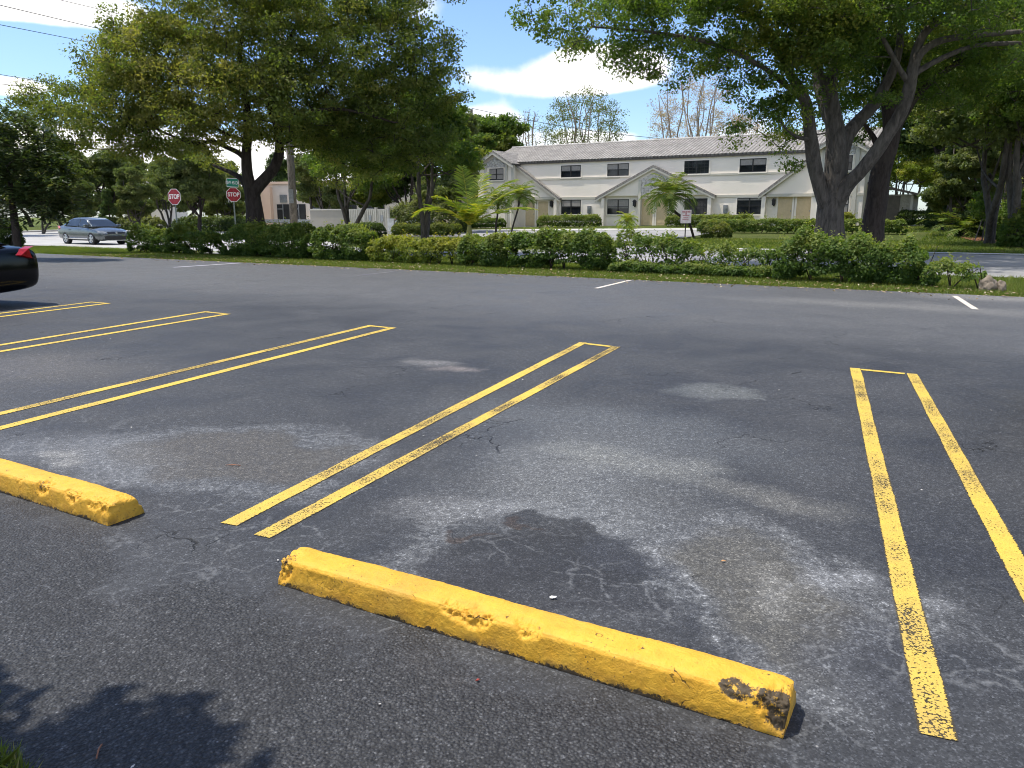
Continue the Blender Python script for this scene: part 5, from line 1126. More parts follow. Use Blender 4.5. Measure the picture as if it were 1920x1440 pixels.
lobesR = [(1545, 130, 70, 50, -1.0, .6), (1480, 200, 45, 36, -.8, .5), (1620, 150, 60, 45, 1.2, .8), (1690, 120, 60, 50, 1.0, .8), (1575, 212, 40, 32, 1.6, .6), (1740, 165, 70, 50, .8, .8), (1655, 195, 36, 26, -1.4, .4), (1790, 35, 90, 34, -2.8, .5), (1870, 95, 80, 30, -2.6, .45), (1560, 70, 95, 55, -1.8, .9), (1490, 120, 70, 50, -1.4, .8), (1640, 60, 80, 50, -1.6, .7), (1660, 110, 60, 50, 1.6, .8), (1590, 160, 60, 50, 1.8, .8), (1610, 100, 70, 50, 2.4, .8), (1740, 60, 90, 50, 1.0, .8), (1540, 30, 110, 50, -2.2, .8), (1480, -20, 200, 60, -2.5, .9), (1300, -40, 200, 60, -2, .9), (1650, -40, 200, 60, -3, .9), (1380, 260, 24, 30, -.8, .25), (1075, 35, 105, 55, -2, .6), (1035, 85, 48, 40, -2.2, .35), (1150, 55, 100, 60, -2, .75), (1240, 85, 100, 58, -2, .75), (1330, 30, 170, 80, -1, .95), (1410, 115, 110, 60, -1.5, .95), (1440, 175, 62, 48, -1, .75), (1450, 232, 55, 45, -.8, .4), (1425, 215, 45, 30, -.5, .35), (1265, 140, 70, 26, -2, .3), (1130, 105, 60, 22, -2.1, .25),  # includes crown lobes added above the picture to shade the trunks
          (1500, 60, 130, 60, -1.4, .9), (1600, 20, 130, 70, -2, .75), (1700, -10, 150, 70, -1, .8), (1850, 10, 170, 60, -1.6, .8), (1840, 110, 120, 45, .5, .55), (1400, -70, 320, 80, 0, .8), (1750, -90, 300, 90, 0, .8), (1620, 130, 100, 80, 3.0, .6), (1760, 150, 110, 70, 3, .8), (1560, 215, 60, 50, 3.0, .35), (1960, 60, 130, 90, 0, .8), (1000, 20, 40, 30, -2, .3), (1495, 215, 50, 60, 2.2, .5), (1470, 300, 30, 20, -.6, .18), (1645, 200, 60, 40, 2.8, .4)]
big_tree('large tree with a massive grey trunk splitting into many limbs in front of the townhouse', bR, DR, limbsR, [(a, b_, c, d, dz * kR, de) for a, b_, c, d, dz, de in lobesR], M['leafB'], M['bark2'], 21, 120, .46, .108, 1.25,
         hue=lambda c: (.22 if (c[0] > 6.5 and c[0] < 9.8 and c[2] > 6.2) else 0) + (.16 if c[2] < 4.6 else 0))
b2_ = onU(1632, 12.2)
D2 = b2_[1]
limbs2 = [[(1634, 446, 0, .44), (1638, 415, 0, .37), (1644, 375, 0, .35), (1650, 330, 0, .34), (1662, 285, 0, .32)], [(1662, 288, 0, .32), (1672, 245, 0, .28), (1668, 190, .2, .26), (1668, 130, .4, .2), (1680, 60, .5, .15), (1690, -30, .5, .1)],
          [(1668, 255, 0, .25), (1692, 215, .2, .2), (1725, 170, .5, .15), (1790, 120, .8, .1), (1860, 90, 1, .06)], [(1655, 300, 0, .12), (1640, 262, .3, .1), (1622, 235, .5, .07), (1605, 215, .6, .05)]]
big_tree('dark trunked leaning tree standing close behind the massive grey trunk', b2_, D2, limbs2, [(1700, 60, 130, 70, 2, .7), (1800, 110, 120, 60, 2, .8), (1720, 190, 60, 40, 2.5, .5), (1880, 150, 100, 60, 2, .8), (1620, 250, 26, 20, .8, .3), (1760, 20, 150, 60, 1, .7)], M['leafB'], M['bark3'], 31, 90, .48, .13, 1.3)

# ---- standard trees, copied about
def proto(seed, Ht, cr, zb, nl, per, lsize, leafm, barkm, crad, trunk_r, ncl, flat=.6, cone=0.0, asp=.5, multi=1):
    """returns (trunk mesh, crown mesh) for a tree Ht tall with its base at the origin"""
    rng = np.random.default_rng(seed); mb = MB(); limbs = []
    lob = []
    for i in range(nl):
        a = rng.uniform(0, 2 * math.pi); f = rng.uniform(0, 1) ** .8; z = zb + (Ht - zb) * (.12 + .8 * f)
        sh = (1 - f * cone) * math.sqrt(max(.08, 1 - ((z - zb) / (Ht - zb) * 1.5 - .6) ** 2 * .62)) if cone == 0 else (1 - f * cone)
        r = cr * sh * rng.uniform(.35, .8); lob.append((np.array([math.cos(a) * r, math.sin(a) * r, z]), cr * rng.uniform(.26, .42) * (1 - .6 * f * cone)))
    for mth in range(multi):
        lean = rng.normal(0, .06 * Ht, 2) * (1.6 if multi > 1 else 1); o = rng.normal(0, .18, 2) * (multi > 1)
        P = [np.array([o[0], o[1], -.2])] + [np.array([o[0] + lean[0] * s + rng.normal(0, .04), o[1] + lean[1] * s + rng.normal(0, .04), zb * 1.25 * s]) for s in (.15, .4, .7, 1.0)] + [np.array([o[0] + lean[0] * 1.2, o[1] + lean[1] * 1.2, Ht * .8])]
        rd = [trunk_r * 1.3, trunk_r * 1.05, trunk_r, trunk_r * .9, trunk_r * .7, trunk_r * .2]
        P, rd = smooth_limb(P, rd, 3); limbs.append((P, rd)); mb.tube(P, rd, 9)
    for c, r in lob[:max(5, nl // 2)]:
        a = limbs[rng.integers(len(limbs))][0]; s = a[int(len(a) * .5)] + (a[-5] - a[int(len(a) * .5)]) * rng.random(); m_ = (s + c) / 2 + np.array([0, 0, -.05 * Ht]) + rng.normal(0, .15, 3)
        P, rd = smooth_limb([s, m_, c], [trunk_r * .45, trunk_r * .3, trunk_r * .12], 3); limbs.append((P, rd)); mb.tube(P, rd, 6, False)
    cs = []
    for c, r in lob:
        n = ncl; d = rng.normal(size=(n, 3)); d /= np.linalg.norm(d, axis=1)[:, None]; cs.append(c + d * (rng.uniform(.4, 1, n) * r)[:, None] * np.array([1, 1, .75]))
    cen = np.concatenate(cs); limb_branches(rng, mb, limbs, cen, .015, .35)
    o1 = mb.build('trunk', barkm, None, smooth=True)
    Cn, Nr, Dr, L, W, t = clumps(rng, cen, crad * rng.uniform(.7, 1.3, len(cen)), per, flat, lsize, asp)
    o2 = leaves('crown', Cn, Nr, Dr, L, W, t, leafm, None, np.zeros(3)); return o1, o2
_used = set()
def plant_tree(pr, name, label, p, s, rz, group, mat=None, sz=None):
    root = thing(name, label, 'tree', p, rz, group); root.scale = (s, s, sz or s)
    for o in pr:
        c = o if o.name not in _used else o.copy()
        if o.name in _used: C.objects.link(c)
        _used.add(o.name)
        c.parent = root
        if mat is not None and c.name.startswith('crown'):
            c.material_slots[0].link = 'OBJECT'; c.material_slots[0].material = mat
    return root
pA = proto(101, 9, 4.2, 2.0, 22, 190, .26, M['leafM'], M['bark3'], .70, .22, 14)
pB = proto(102, 11, 3.6, 2.2, 24, 190, .25, M['leafD'], M['bark3'], .68, .24, 14)
pC = proto(103, 8, 3.0, 1.6, 20, 210, .19, M['leafD'], M['bark2'], .50, .15, 14, multi=2)
pD = proto(104, 7, 1.6, .7, 24, 180, .16, M['leafD'], M['bark3'], .42, .12, 9, cone=.85)
pE = proto(105, 9, 3.6, 2.6, 18, 130, .20, M['leafB'], M['bark2'], .55, .14, 13, multi=3)
def tp(px, Y): p = at(px, 420, Y); return (p[0], p[1], gzf(p[0], p[1]) - .05)
gl_ = 'trees beyond the street'
for pr, nm, lb_, px, Y, s, rz, mt in (
    (pB, 'dense_tree', 'dark evergreen tree behind the magnolia at the picture edge', -30, 62, .95, .3, None),
    (pA, 'broad_tree', 'broad pale green tree directly behind the grey sedan', 185, 92, 1.0, 1.2, None),
    (pC, 'bushy_tree', 'grey green bushy tree behind the nose of the grey sedan', 262, 78, .78, 2.2, M['leafM']),
    (pD, 'cone_tree', 'small dark green cone shaped tree behind the grey sedan roof', 206, 76, .62, .4, None),
    (pA, 'broad_tree', 'low olive tree left of the grey sedan, above the street lawn', 118, 88, .82, 3.1, M['leafA']),
    (pC, 'bushy_tree', 'pale bushy tree over the rear window of the grey sedan', 158, 80, .62, 4.0, M['leafM']),
    (pB, 'dense_tree', 'dense tree standing between the two stop signs', 372, 76, .80, 5.0, M['leafM']),
    (pE, 'open_tree', 'airy green tree behind the plain stop sign', 315, 92, .88, .9, M['leafM']),
    (pC, 'bushy_tree', 'bushy tree behind the stop sign with the name plate', 428, 84, .80, 1.9, M['leafM']),
    (pA, 'broad_tree', 'far rounded tree behind the white gap under the oak', 245, 125, 1.18, 2.6, None),
    (pA, 'broad_tree', 'far olive tree peeping above the magnolia side branches', 60, 120, 1.25, 4.4, None),
    (pC, 'bushy_tree', 'low tree over the street lawn beside the magnolia', 78, 70, .62, .2, M['leafM']),
    (pA, 'broad_tree', 'leafy olive tree filling the gap between the two stop signs', 348, 100, 1.0, 0.8, None),
    (pC, 'bushy_tree', 'bushy tree hugging the corner of the peach building behind the name plate', 455, 92, .80, 2.7, M['leafM']),
    (pA, 'broad_tree', 'leafy tree between the magnolia and the airy tree, behind the grey sedan tail', 140, 105, .98, 5.6, None),
    (pB, 'dense_tree', 'dark tree at the end of the peach building beside the pole', 415, 110, .82, 3.6, M['leafM'])):
    plant_tree(pr, nm, lb_, tp(px, Y), s, rz, gl_, mt)
gm = 'trees around the bin enclosure'
for pr, nm, lb_, px, Y, s, rz, mt in (
    (pE, 'open_tree', 'slim pale trunked tree right in front of the bin enclosure gates', 665, 47, .92, 2.0, M['leafB']),
    (pC, 'bushy_tree', 'dark tree with forked trunk just behind the bin enclosure wall', 600, 66, 1.05, .5, None),
    (pE, 'open_tree', 'tree with twisting limbs behind the young lime palm', 795, 44, .95, 4.2, M['leafB']),
    (pB, 'dense_tree', 'dense tree against the end of the townhouse', 876, 74, .80, 1.0, M['leafB']),
    (pA, 'broad_tree', 'feathery light green tree beside the far utility pole and townhouse roof', 912, 84, 1.25, 2.4, M['leafB']),
    (pB, 'dense_tree', 'dark tree behind the gap between enclosure and young palm', 745, 68, .98, 2.9, None),
    (pA, 'broad_tree', 'olive tree filling the space above the white utility box', 700, 78, 1.02, 5.2, M['leafA']),
    (pC, 'bushy_tree', 'multi stemmed dark tree between the enclosure and the townhouse palms', 842, 60, 1.1, 3.5, None),
    (pB, 'dense_tree', 'dark tree rising behind the peach building roof', 545, 118, .95, .7, None)):
    plant_tree(pr, nm, lb_, tp(px, Y), s, rz, gm, mt)
gw = 'trees of the grove beside the townhouse'
for pr, nm, lb_, px, Y, s, rz, mt in (
    (pE, 'open_tree', 'bright leaved tree in the grove above the staked sapling', 1865, 34, 1.05, .6, None),
    (pB, 'dense_tree', 'dark tree in the grove next to the leaning trunk', 1775, 47, 1.12, 1.4, None),
    (pE, 'open_tree', 'light green tree seen past the store room roof', 1690, 66, .85, 3.0, M['leafY']),
    (pB, 'dense_tree', 'tall dark tree deep in the grove behind the bright leaved tree', 1850, 52, 1.25, 4.0, None),
    (pA, 'broad_tree', 'broad olive tree at the far back of the grove', 1790, 72, 1.5, 5.0, M['leafB']),
    (pE, 'open_tree', 'many stemmed tree at the picture edge in the grove', 1935, 32, 1.15, 2.2, M['leafB']),
    (pC, 'bushy_tree', 'small dark tree low in the grove over the mulch bed', 1815, 41, .72, 1.1, None),
    (pB, 'dense_tree', 'shady tree at the picture edge behind the many stemmed tree', 1960, 44, 1.2, .3, None)):
    plant_tree(pr, nm, lb_, tp(px, Y), s, rz, gw, mt)
# small tree on the turf strip beside the camera: its shade falls on the near corner of the lot
plant_tree(pB, 'dense_tree', 'dense tree on the near turf strip shading the corner of the lot', (-3.60, .55, 0), .56, 0, None)

# ---- half bare trees behind the roof
def bare_tree(label, px, Y, top_px, wpx, seed, leafm, per, lsize, nlimb):
    rng = np.random.default_rng(seed); b0 = tp(px, Y); Ht = at(px, top_px, Y)[2] - b0[2]; wd = wpx * Y / 1440 / 2
    root = thing('sparse_tree', label, 'tree', b0, 0, 'half bare trees behind the townhouse roof'); mb = MB(); limbs = []
    P, rd = smooth_limb([(0, 0, -.2), (.1, 0, Ht * .15), (0, .1, Ht * .32)], [.34, .28, .24]); mb.tube(P, rd, 9); limbs.append((P, rd))
    cz, rz = Ht * .70, Ht * .31
    for k in range(nlimb):
        q = 2 * math.pi * k / nlimb + rng.uniform(-.35, .35); f = rng.uniform(.25, .95); tip = np.array([math.cos(q) * wd * f, math.sin(q) * wd * f, cz + rz * math.sqrt(max(0, 1 - f * f)) * .95])
        s0 = np.array([rng.normal(0, .15), rng.normal(0, .15), Ht * rng.uniform(.22, .34)]); m1 = s0 + (tip - s0) * .4 + np.array([math.cos(q) * wd * f * .22, 0, -Ht * .03]) + rng.normal(0, .4, 3); m2 = s0 + (tip - s0) * .72 + rng.normal(0, .55, 3)
        P, rd = smooth_limb([s0, m1, m2, tip], [.13, .095, .06, .03]); limbs.append((P, rd)); mb.tube(P, rd, 6, False)
    n = 340; d = rng.normal(size=(n, 3)); d /= np.linalg.norm(d, axis=1)[:, None]; r = rng.uniform(.45, 1.0, n) ** .7
    cen = np.array([0, 0, cz]) + d * r[:, None] * np.array([wd, wd, rz]) + rng.normal(0, .3, (n, 3))
    limb_branches(rng, mb, limbs, cen, .028)
    mb.build('trunk', M['bare'], root)
    Cn, Nr, Dr, L, W, t = clumps(rng, cen, np.full(n, .75) * rng.uniform(.6, 1.3, n), per, .8, lsize, .55, rng.normal(.5, .2, n))
    leaves('crown', Cn, Nr, Dr, L, W, t, leafm, root, np.zeros(3))
bare_tree('silvery branching tree with sparse green leaves behind the townhouse roof', 1092, 96, 166, 150, 5, M['leafM'], 34, .19, 11)
bare_tree('small nearly leafless tree at the end of the townhouse roof', 992, 98, 203, 62, 8, M['leafM'], 3, .18, 7)
bare_tree('pinkish dry crowned tree behind the middle of the townhouse roof', 1290, 92, 136, 160, 14, M['leafK'], 40, .14, 13)
bare_tree('dry brown tree half hidden behind the massive grey trunk limbs', 1385, 104, 200, 70, 19, M['leafK'], 22, .16, 7)

# ---- magnolia at the left edge: long leaves in rosettes
def magnolia():
    rng = np.random.default_rng(41); b0 = tp(25, 27.5); root = thing('magnolia_tree', 'magnolia with long glossy drooping leaves at the picture edge over the street', 'tree', b0); off = np.array(b0)
    D = 27.5; lob = [(45, 270, 60, 60, 0, 1), (90, 375, 60, 40, 0, 1), (20, 300, 70, 85, 0, 1), (75, 330, 70, 60, 0, 1), (30, 240, 45, 40, 0, .6), (115, 350, 45, 32, -.4, .7), (60, 395, 75, 25, 0, .9), (-30, 330, 70, 100, 0, 1), (105, 300, 40, 30, 0, .5), (140, 370, 28, 16, -.5, .4)]
    cs, dn = lobes_px(rng, D, lob, 7.5); n = 34; idx = np.repeat(np.arange(len(cs)), n); m = len(idx)
    d = rng.normal(size=(m, 3)); d[:, 2] = d[:, 2] * .5 + .15; d /= np.linalg.norm(d, axis=1)[:, None]; L = rng.uniform(.20, .36, m)
    Cn = cs[idx] + rng.normal(0, .12, (m, 3)) + d * (L[:, None] * .5); Dr = d.copy(); Dr[:, 2] -= .45; Nr = np.array([0, 0, 1.0]) + rng.normal(0, .35, (m, 3))
    mb = MB(); P, rd = smooth_limb([(0, 0, -.2), (.05, 0, .8), (0, .1, 1.8), (.1, 0, 3.2)], [.16, .13, .12, .05]); mb.tube(P, rd, 10); limb_branches(rng, mb, [(P, rd)], cs - off, .02); mb.build('trunk', M['bark3'], root, smooth=True)
    leaves('crown', Cn, Nr, Dr, L, L * .27, np.clip(rng.normal(.4, .16, len(cs))[idx] + rng.normal(0, .14, m), 0, 1), M['leafG'], root, off)
magnolia()

# ---- hedges and shrubs along the lot
def hedge(name, label, px0, px1, u, width, zt, dens, lsize, leafm, seed, group, frame=None, gaps=0.0, ragged=.12, zlow=0.05, stemn=2.0, cat='hedge', tintm=.42, asp=.55):
    """leafy hedge along the lot edge (or along the facade when frame is given as (t0,t1,w))"""
    rng = np.random.default_rng(seed)
    if frame is None: ta, tb = line_t(px0, u), line_t(px1, u); pos = lambda t, v: TU(t, u + v); 
    else: ta, tb, w0 = frame; pos = lambda t, v: A0 + fd * t - fn * (v - w0)
    L = abs(tb - ta); ta = min(ta, tb); c0 = pos(ta + L / 2, 0); b0 = (c0[0], c0[1], gzf(*c0) - .03); off = np.array(b0)
    root = thing(name, label, cat, b0, 0, group)
    lsize = lsize * .84; n = int(dens * 1.4 * L * (zt + width)); t = rng.uniform(0, L, n); ph = rng.uniform(0, 10)
    prof = np.array([zt * (1 + ragged * 1.4 * mnoise.noise((x * 1.1 + ph, 0, 0)) + ragged * mnoise.noise((x * 3.1 + ph, 5, 0))) for x in t])
    endf = np.clip(np.minimum(t, L - t) / (.35 * zt), 0, 1) ** .5; prof = prof * (.45 + .55 * endf)
    # superellipse shell with thickness
    th = rng.uniform(-.75, math.pi + .75, n); r = 1 - np.abs(rng.normal(0, .17, n)); c, s = np.cos(th), np.sin(th)
    y = np.sign(c) * np.abs(c) ** .6 * r * width / 2 * (.6 + .4 * endf); z = zlow + (prof - zlow) * np.clip(.42 + .58 * np.sign(s) * np.abs(s) ** .65 * r, 0.02, 1.1)
    yb = np.array([.16 * mnoise.noise((a * 2.2 + ph, q * 3, 3)) for a, q in zip(t, z)])
    y = y + yb * (1 if width > .5 else .5) + rng.normal(0, .03, n); z = z + np.abs(rng.normal(0, .03, n))
    pat = np.array([mnoise.noise((a * 1.7 + ph, q * 3.0, 7.7)) for a, q in zip(t, z)])
    if gaps > 0:
        g2 = np.array([mnoise.noise((a * 2.6 + ph, q * 4.5, 1.3)) for a, q in zip(t, z)]) + .35 * (z / zt - .55); k = g2 > gaps * 1.1 - .45; t, y, z, pat, prof = t[k], y[k], z[k], pat[k], prof[k]; n = len(t)
    nsh = int(L * width * 16 * min(1, ragged * 5)); st_ = rng.uniform(.1, L - .1, nsh); sy_ = rng.uniform(-.45, .45, nsh) * width
    for a_, q_ in zip(st_, sy_):
        nl_ = rng.integers(7, 16); hh_ = rng.uniform(.08, .38) * (.5 + zt * .5); zz = np.linspace(-.12, hh_, nl_); j = np.argmin(np.abs(t - a_)); zb_ = prof[j] * .93; lx = rng.normal(0, .35, 2)
        t = np.concatenate([t, a_ + lx[0] * np.maximum(zz, 0) + rng.normal(0, .035, nl_)]); y = np.concatenate([y, q_ + lx[1] * np.maximum(zz, 0) + rng.normal(0, .035, nl_)]); z = np.concatenate([z, zb_ * (1 - .25 * (2 * q_ / width) ** 2) + zz]); pat = np.concatenate([pat, np.full(nl_, .5)]); prof = np.concatenate([prof, np.full(nl_, prof[j])])
    n = len(t)
    Pxy = np.array([pos(ta + a, b_) for a, b_ in zip(t, y)]); Cn = np.column_stack([Pxy, gz(Pxy[:, 0], Pxy[:, 1]) + z])
    nn = np.column_stack([(y / width)[:, None] * (nd if frame is None else -fn) * 1.2, (z / zt * .9)])
    Nr = nn + rng.normal(0, .55, (n, 3)); Dr = rng.normal(size=(n, 3)); Dr[:, 2] += .35; Ls = lsize * rng.uniform(.6, 1.4, n)
    leaves('foliage', Cn, Nr, Dr, Ls, Ls * asp, tintm + .04 + .30 * pat + rng.normal(0, .14, n) + .50 * (z / zt - .6), leafm, root, off)  # tint rises with height: highlights on the top leaves put into the colour
    mb = MB(); ns = max(3, int(L * stemn))
    for i in range(ns):
        a = (i + rng.uniform(.2, .8)) * L / ns; p = pos(ta + a, rng.normal(0, .08)); z0 = gzf(*p)
        hq = zt * rng.uniform(.6, .95)
        for k in range(3):
            e = pos(ta + a + rng.normal(0, .22), rng.normal(0, width * .3)); mb.tube([np.array([p[0], p[1], z0 - .05]) - off, np.array([*(p + (e - p) * .5), z0 + hq * .5]) - off + rng.normal(0, .03, 3), np.array([*e, z0 + hq]) - off], [.018, .012, .006], 5, False)
        mb.build('stem', M['bark3'], root); mb = MB()
    return root
gh = 'hedges and shrubs along the lot'
hedge('shrub', 'leafy loose shrub nearest to the grey sedan', 250, 402, 2.9, 1.1, 0.93, 2100, .105, M['leafH'], 51, gh, gaps=0.30, ragged=.34, cat='shrub')
hedge('hedge', 'tall dense dark hedge under the big spreading oak', 428, 588, 2.9, 1.3, 1.16, 2600, .095, M['leafH'], 52, gh, ragged=.22, gaps=.04)
hedge('hedge', 'tall dense hedge section in front of the bin enclosure', 592, 700, 2.8, 1.25, 1.1, 2600, .095, M['leafH'], 53, gh, ragged=.26, gaps=.08, tintm=.48)
hedge('shrub', 'low thin yellowish shrub between the dense hedge and the young lime palm', 694, 885, 2.6, .9, 0.78, 1300, .10, M['leafY'], 54, gh, gaps=.22, ragged=.25, cat='shrub', tintm=.45)
hedge('shrub', 'round green shrub at the foot of the young lime palm', 868, 958, 2.5, 1.1, 0.95, 2300, .095, M['leafH'], 55, gh, gaps=0.12, ragged=.26, cat='shrub', tintm=.55)
hedge('shrub', 'wide dark shrub with see-through gaps in front of the first porch', 952, 1150, 2.6, 1.1, 1.04, 2000, .105, M['leafH'], 56, gh, gaps=0.28, ragged=.32, cat='shrub')
hedge('shrub', 'sparse twiggy shrub in front of the leaning palm', 1150, 1320, 2.7, .9, 1.0, 1000, .10, M['leafH'], 57, gh, gaps=0.42, ragged=.35, cat='shrub', stemn=3)
hedge('shrub', 'low thin shrub between the sparse twiggy shrub and the broad shaded hedge', 1310, 1475, 2.6, .9, 0.72, 1000, .095, M['leafH'], 58, gh, gaps=0.40, ragged=.3, cat='shrub', stemn=3)
hedge('hedge', 'broad shaded hedge in front of the massive grey trunk', 1462, 1748, 2.1, 1.5, 1.04, 2500, .09, M['leafH'], 59, gh, ragged=.32, gaps=.16)
hedge('shrub', 'low straggly shrub beside the rocks on the verge', 1738, 1862, 1.6, .8, 0.5, 1300, .085, M['leafH'], 60, gh, gaps=0.34, ragged=.3, cat='shrub', stemn=3)
hedge('ground_cover', 'low dark strip of undergrowth below the thin shrubs', 1150, 1480, 2.3, .8, 0.26, 1500, .085, M['leafH'], 61, gh, ragged=.3, cat='undergrowth', tintm=.35)
hedge('shrub', 'dark rounded bush at the picture edge beside the black sedan', -40, 19, 2.6, 1.4, 1.35, 1700, .11, M['leafD'], 62, gh, cat='shrub', ragged=.2)
gt = 'clipped hedges before the townhouse'
hedge('hedge', 'clipped hedge under the windows between the first and middle porch', 0, 0, 0, .9, .92, 900, .13, M['leafH'], 71, gt, frame=(-17.6, -11.9, 2.2), ragged=.07, tintm=.62, gaps=.04)
hedge('hedge', 'clipped hedge under the windows between the middle and last porch', 0, 0, 0, .9, .80, 900, .13, M['leafH'], 72, gt, frame=(-6.4, .2, 2.2), ragged=.08, tintm=.66, gaps=.04)
hedge('hedge', 'long low hedge running along the lawn behind the two big trunks', 1310, 1702, 30.5, 1.0, .78, 900, .12, M['leafH'], 73, gt, ragged=.08, tintm=.5, gaps=.14)
hedge('hedge', 'small yellow green hedge under the window between the two big trunks', 0, 0, 0, .8, .95, 900, .13, M['leafY'], 74, gt, frame=(4.6, 6.9, 2.4), ragged=.1)
hedge('hedge', 'short hedge at the foot of the end wing behind the leaning palms', 0, 0, 0, .9, .8, 900, .13, M['leafH'], 75, gt, frame=(-25.6, -20.9, 2.3), ragged=.1, tintm=.35)
hedge('shrub', 'brownish clump of bushes at the base of the leaning palm', 1318, 1372, 24, .9, .75, 900, .12, M['leafA'], 76, gt, ragged=.25, cat='shrub')
hedge('hedge', 'dark low hedge behind the store room at the edge of the grove', 1680, 1765, 42, 1.2, 1.0, 700, .14, M['leafD'], 77, gt, ragged=.15)
hedge('hedge', 'dark clipped hedge in front of the last bin enclosure gate', 672, 716, 21.5, 1.2, .95, 1000, .12, M['leafD'], 78, gt, ragged=.1)
hedge('hedge', 'low brown tinged hedge beyond the lawn beside the white utility box', 738, 862, 25.2, 1.0, .75, 800, .13, M['leafA'], 79, gt, ragged=.2, gaps=.12, tintm=.3)

# ---- undergrowth of the grove
hedge('undergrowth', 'dark tangled undergrowth along the far kerb behind the stop signs', 335, 478, 36, 2.2, 1.3, 260, .24, M['leafD'], 63, 'bushes beyond the street', ragged=.3, cat='undergrowth')
hedge('undergrowth', 'green undergrowth along the far lawn behind the grey sedan', 190, 300, 38, 2.2, 1.2, 220, .24, M['leafM'], 64, 'bushes beyond the street', ragged=.3, cat='undergrowth')
hedge('bush', 'soft green bushes between the white utility box and the young lime palm', 742, 866, 29, 2.4, 2.1, 330, .2, M['leafM'], 65, 'bushes around the bin enclosure', ragged=.35, cat='bush')
gg = 'bushes in the grove'
for lb_, px0, px1, u, zt, m_, sd_ in (('bright rounded bush at the picture edge in the grove', 1875, 1960, 20.5, 1.5, M['leafB'], 81), ('dark bush in the grove behind the staked sapling', 1795, 1880, 29, 1.6, M['leafD'], 82), ('tangled dark bush where the lawn meets the grove', 1735, 1800, 38, 1.9, M['leafD'], 83), ('tall leafy bush behind the bright rounded bush', 1850, 1990, 26, 2.2, M['leafH'], 84), ('deep shaded bush at the back of the grove', 1760, 1900, 44, 2.6, M['leafD'], 85)):
    hedge('bush', lb_, px0, px1, u, 2.0, zt, 560, .17, m_, sd_, gg, ragged=.3, cat='bush')
sp = onU(1845, 24.0); sap = thing('sapling', 'staked young sapling in the red mulch bed', 'sapling', sp)
rngS = np.random.default_rng(7); mb = MB().tube([(0, 0, -.1), (.03, 0, .8), (0, .04, 1.9)], [.035, .03, .015], 7); csp = np.array([(rngS.normal(0, .35), rngS.normal(0, .35), rngS.uniform(1.0, 2.3)) for _ in range(26)])
limb_branches(rngS, mb, [(np.array([(0, 0, .3), (.03, 0, .8), (0, .04, 1.9)]), np.array([.035, .03, .015]))], csp, .008); mb.build('trunk', M['bark2'], sap)
Cn, Nr, Dr, L, W, t = clumps(rngS, csp, np.full(26, .26), 55, .7, .13, .5); leaves('crown', Cn, Nr, Dr, L, W, t, M['leafB'], sap, np.zeros(3))
MB().tube([(-.42, -.1, -.1), (-.12, 0, 1.0)], [.025, .025], 6).tube([(.40, -.1, -.1), (.1, 0, 1.0)], [.025, .025], 6).build('stakes', M['wood'], sap)

# ---- palms
def frond(rng, V, Fs, T, base, az, el, L, curve, wid, nl=26, tw=0.0, t0=.45, lw=.035, tipd=.3):
    """one feather frond added to V/Fs"""
    d = np.array([math.cos(az), math.sin(az), 0]); P = []; e = el; p = np.array(base, float); n = 16
    for i in range(n + 1):
        P.append(p.copy()); p = p + (d * math.cos(e) + np.array([0, 0, 1]) * math.sin(e)) * L / n; e -= curve / n * (0.4 + 1.2 * i / n)
    P = np.array(P); rv, rf = tube(P, np.linspace(.022, .004, n + 1) * (L / 2) ** .5, 4); k = len(V); V += [tuple(v) for v in rv]; Fs += [tuple(i + k for i in f) for f in rf]; T += [t0 + .3] * len(rf)
    sd = np.cross(d, [0, 0, 1])
    for i in range(nl):
        s = .12 + .88 * i / (nl - 1); q = s * n; a = P[int(min(q, n - 1))] + (P[min(int(q) + 1, n)] - P[int(min(q, n - 1))]) * (q - int(q)); j = min(int(q), n - 1); tg = unit(P[j + 1] - P[j]); nn = np.cross(tg, sd)
        if nn[2] < 0: nn = -nn
        ll = wid * (math.sin(math.pi * min(1, .12 + .88 * s)) ** .6 + .12) * rng.uniform(.85, 1.15)
        for sg in (-1, 1):
            dr = unit(sd * sg + tg * (.45 + .5 * s) - np.array([0, 0, tipd]) + nn * .22 + rng.normal(0, .10, 3)); m = a + dr * ll * .55; tip = a + dr * ll - np.array([0, 0, tipd * ll * .35]); wv_ = unit(np.cross(dr, nn)) * lw * .5
            k = len(V); V += [tuple(a - wv_ * .4), tuple(a + wv_ * .4), tuple(m + wv_), tuple(tip), tuple(m - wv_)]; Fs.append((k, k + 1, k + 2, k + 3, k + 4)); T.append(t0 + rng.normal(0, .14))
def fmesh(name, V, Fs, T, mat, root):
    o = pd(name, V, Fs, mat, root); a = o.data.attributes.new('tint', 'FLOAT', 'FACE'); a.data.foreach_set('value', np.clip(np.array(T), 0, 1).astype(np.float32)); return o
def palm(name, label, p, trunk_pts, trunk_r, fronds, mat, seed, group, lw=.035, nl=26, crown_h=0.0):
    rng = np.random.default_rng(seed); root = thing(name, label, 'palm', p, 0, group)
    P, rd = smooth_limb(trunk_pts, trunk_r); mb = MB(); bumpy_tube(mb, P, rd, 10, rng, .18); mb.build('trunk', M['palmtrunk'] if mat is not M['palmY'] else simple('lime_stalk', (.22, .21, .05), .6), root, smooth=True)
    top = np.array(trunk_pts[-1])
    for k, (az, el, L, cv, wd, t0) in enumerate(fronds):
        V, Fs, T = [], [], []; frond(rng, V, Fs, T, top, az, el, L, cv, wd, nl, t0=t0, lw=lw); fmesh('frond', V, Fs, T, mat, root)
    return root
gp = 'palms before the townhouse'
yp = onU(880, 3.5); sc1 = yp[1] / 1440
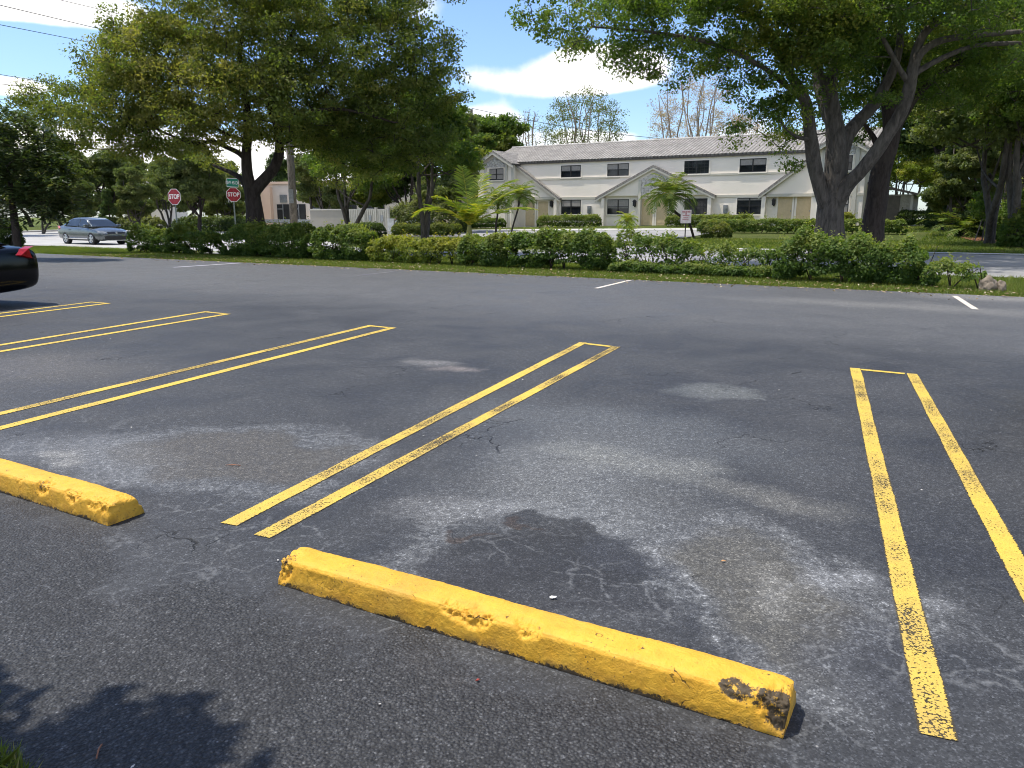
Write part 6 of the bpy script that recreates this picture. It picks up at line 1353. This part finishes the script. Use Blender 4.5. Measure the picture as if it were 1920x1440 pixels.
palm('young_palm', 'young bright lime coconut palm behind the round green shrub', yp, [(0, 0, -.1), (.02, 0, .5), (0, 0, 1.0), (.0, 0, 1.25)], [.16, .13, .10, .06],
     [(R(175), R(42), 2.1, R(95), .62, .62), (R(120), R(82), 2.0, R(22), .55, .45), (R(60), R(72), 2.0, R(35), .55, .5), (R(5), R(48), 2.5, R(48), .55, .55), (R(-12), R(30), 2.4, R(50), .5, .5), (R(25), R(60), 2.4, R(55), .55, .5), (R(200), R(62), 1.6, R(70), .5, .6), (R(-60), R(58), 1.4, R(80), .4, .6), (R(-100), R(70), .8, R(80), .25, .7), (R(80), R(55), 1.6, R(60), .5, .5), (R(-80), R(60), .9, R(90), .25, .72)], M['palmY'], 91, gp, lw=.05, nl=30)
def crown_fr(rng, n, L, wd): return [(2.4 * k + rng.uniform(-.3, .3), R(78) - R(95) * (k / n) + rng.uniform(-.1, .1), L * rng.uniform(.85, 1.15), R(80) + R(30) * rng.random(), wd, .35 + .3 * (1 - k / n)) for k in range(n)]
rgp = np.random.default_rng(17)
q1 = tp(957, 53); z1 = at(975, 368, 53); palm('date_palm', 'slender leaning date palm before the first doors of the townhouse', q1, [(0, 0, -.1), (.2, 0, .7), (.5, 0, 1.7), (z1[0] - q1[0], 0, z1[2] - q1[2])], [.07, .06, .06, .09], crown_fr(rgp, 26, 1.45, .42), M['palmG'], 92, gp, lw=.035, nl=22)
q2 = tp(930, 54); z2 = at(934, 378, 54); palm('date_palm', 'shorter date palm at the end wing of the townhouse, beside the slender leaning one', q2, [(0, 0, -.1), (0, .1, .7), (.1, 0, 1.3), (z2[0] - q2[0], 0, z2[2] - q2[2])], [.08, .07, .07, .1], crown_fr(rgp, 24, 1.35, .4), M['palmG'], 93, gp, lw=.035, nl=22)
q3 = onU(1303, 24.5); Y3 = q3[1]; pts3 = [np.array(q3) * 0 - np.array([0, 0, .1])] + [np.array([at(px, py, Y3)[0] - q3[0], 0, at(px, py, Y3)[2] - q3[2]]) for px, py in ((1292, 417), (1280, 408), (1266, 398), (1259, 392), (1257, 382), (1256, 366))]
palm('date_palm', 'date palm whose bent dark trunk leans out over the notice board', q3, pts3, [.07, .07, .07, .075, .10, .10, .13], crown_fr(rgp, 30, 1.75, .5), M['palmG'], 94, gp, lw=.04, nl=24)
q4 = tp(1175, 57); palm('cordyline', 'yellow green feathery plant at the end of the clipped hedge by the middle porch', q4, [(0, 0, -.1), (0, 0, .3), (.03, 0, .6)], [.06, .06, .05], crown_fr(rgp, 16, 1.1, .34), M['palmY'], 95, gp, lw=.06, nl=16)
for lb_, px, Y, sd_ in (('dark spiky palmetto under the grove trees beside the lawn', 1775, 46, 96), ('spiky palmetto in the grove above the mulch bed', 1812, 40, 97)):
    q = tp(px, Y); palm('palmetto', lb_, q, [(0, 0, -.1), (0, 0, .2), (0, 0, .45)], [.1, .1, .08], crown_fr(rgp, 16, 1.6, .34), M['palmG'], sd_, gg, lw=.06, nl=14)
for lb_, px, Y, ln, r_, hh_ in (('ringed palm trunk rising through the grove', 1893, 37, .5, .12, 9), ('slim pale palm trunk in the grove above the mulch bed', 1878, 38, .1, .10, 9)):
    q = tp(px, Y); palm('tall_palm', lb_, q, [(0, 0, -.1), (ln * .2, 0, 2), (ln * .8, 0, 5), (ln * 1.8, 0, hh_)], [r_ * 1.3, r_, r_ * .9, r_ * .8], crown_fr(rgp, 18, 2.2, .5), M['palmG'], 98, gg, lw=.05, nl=22)
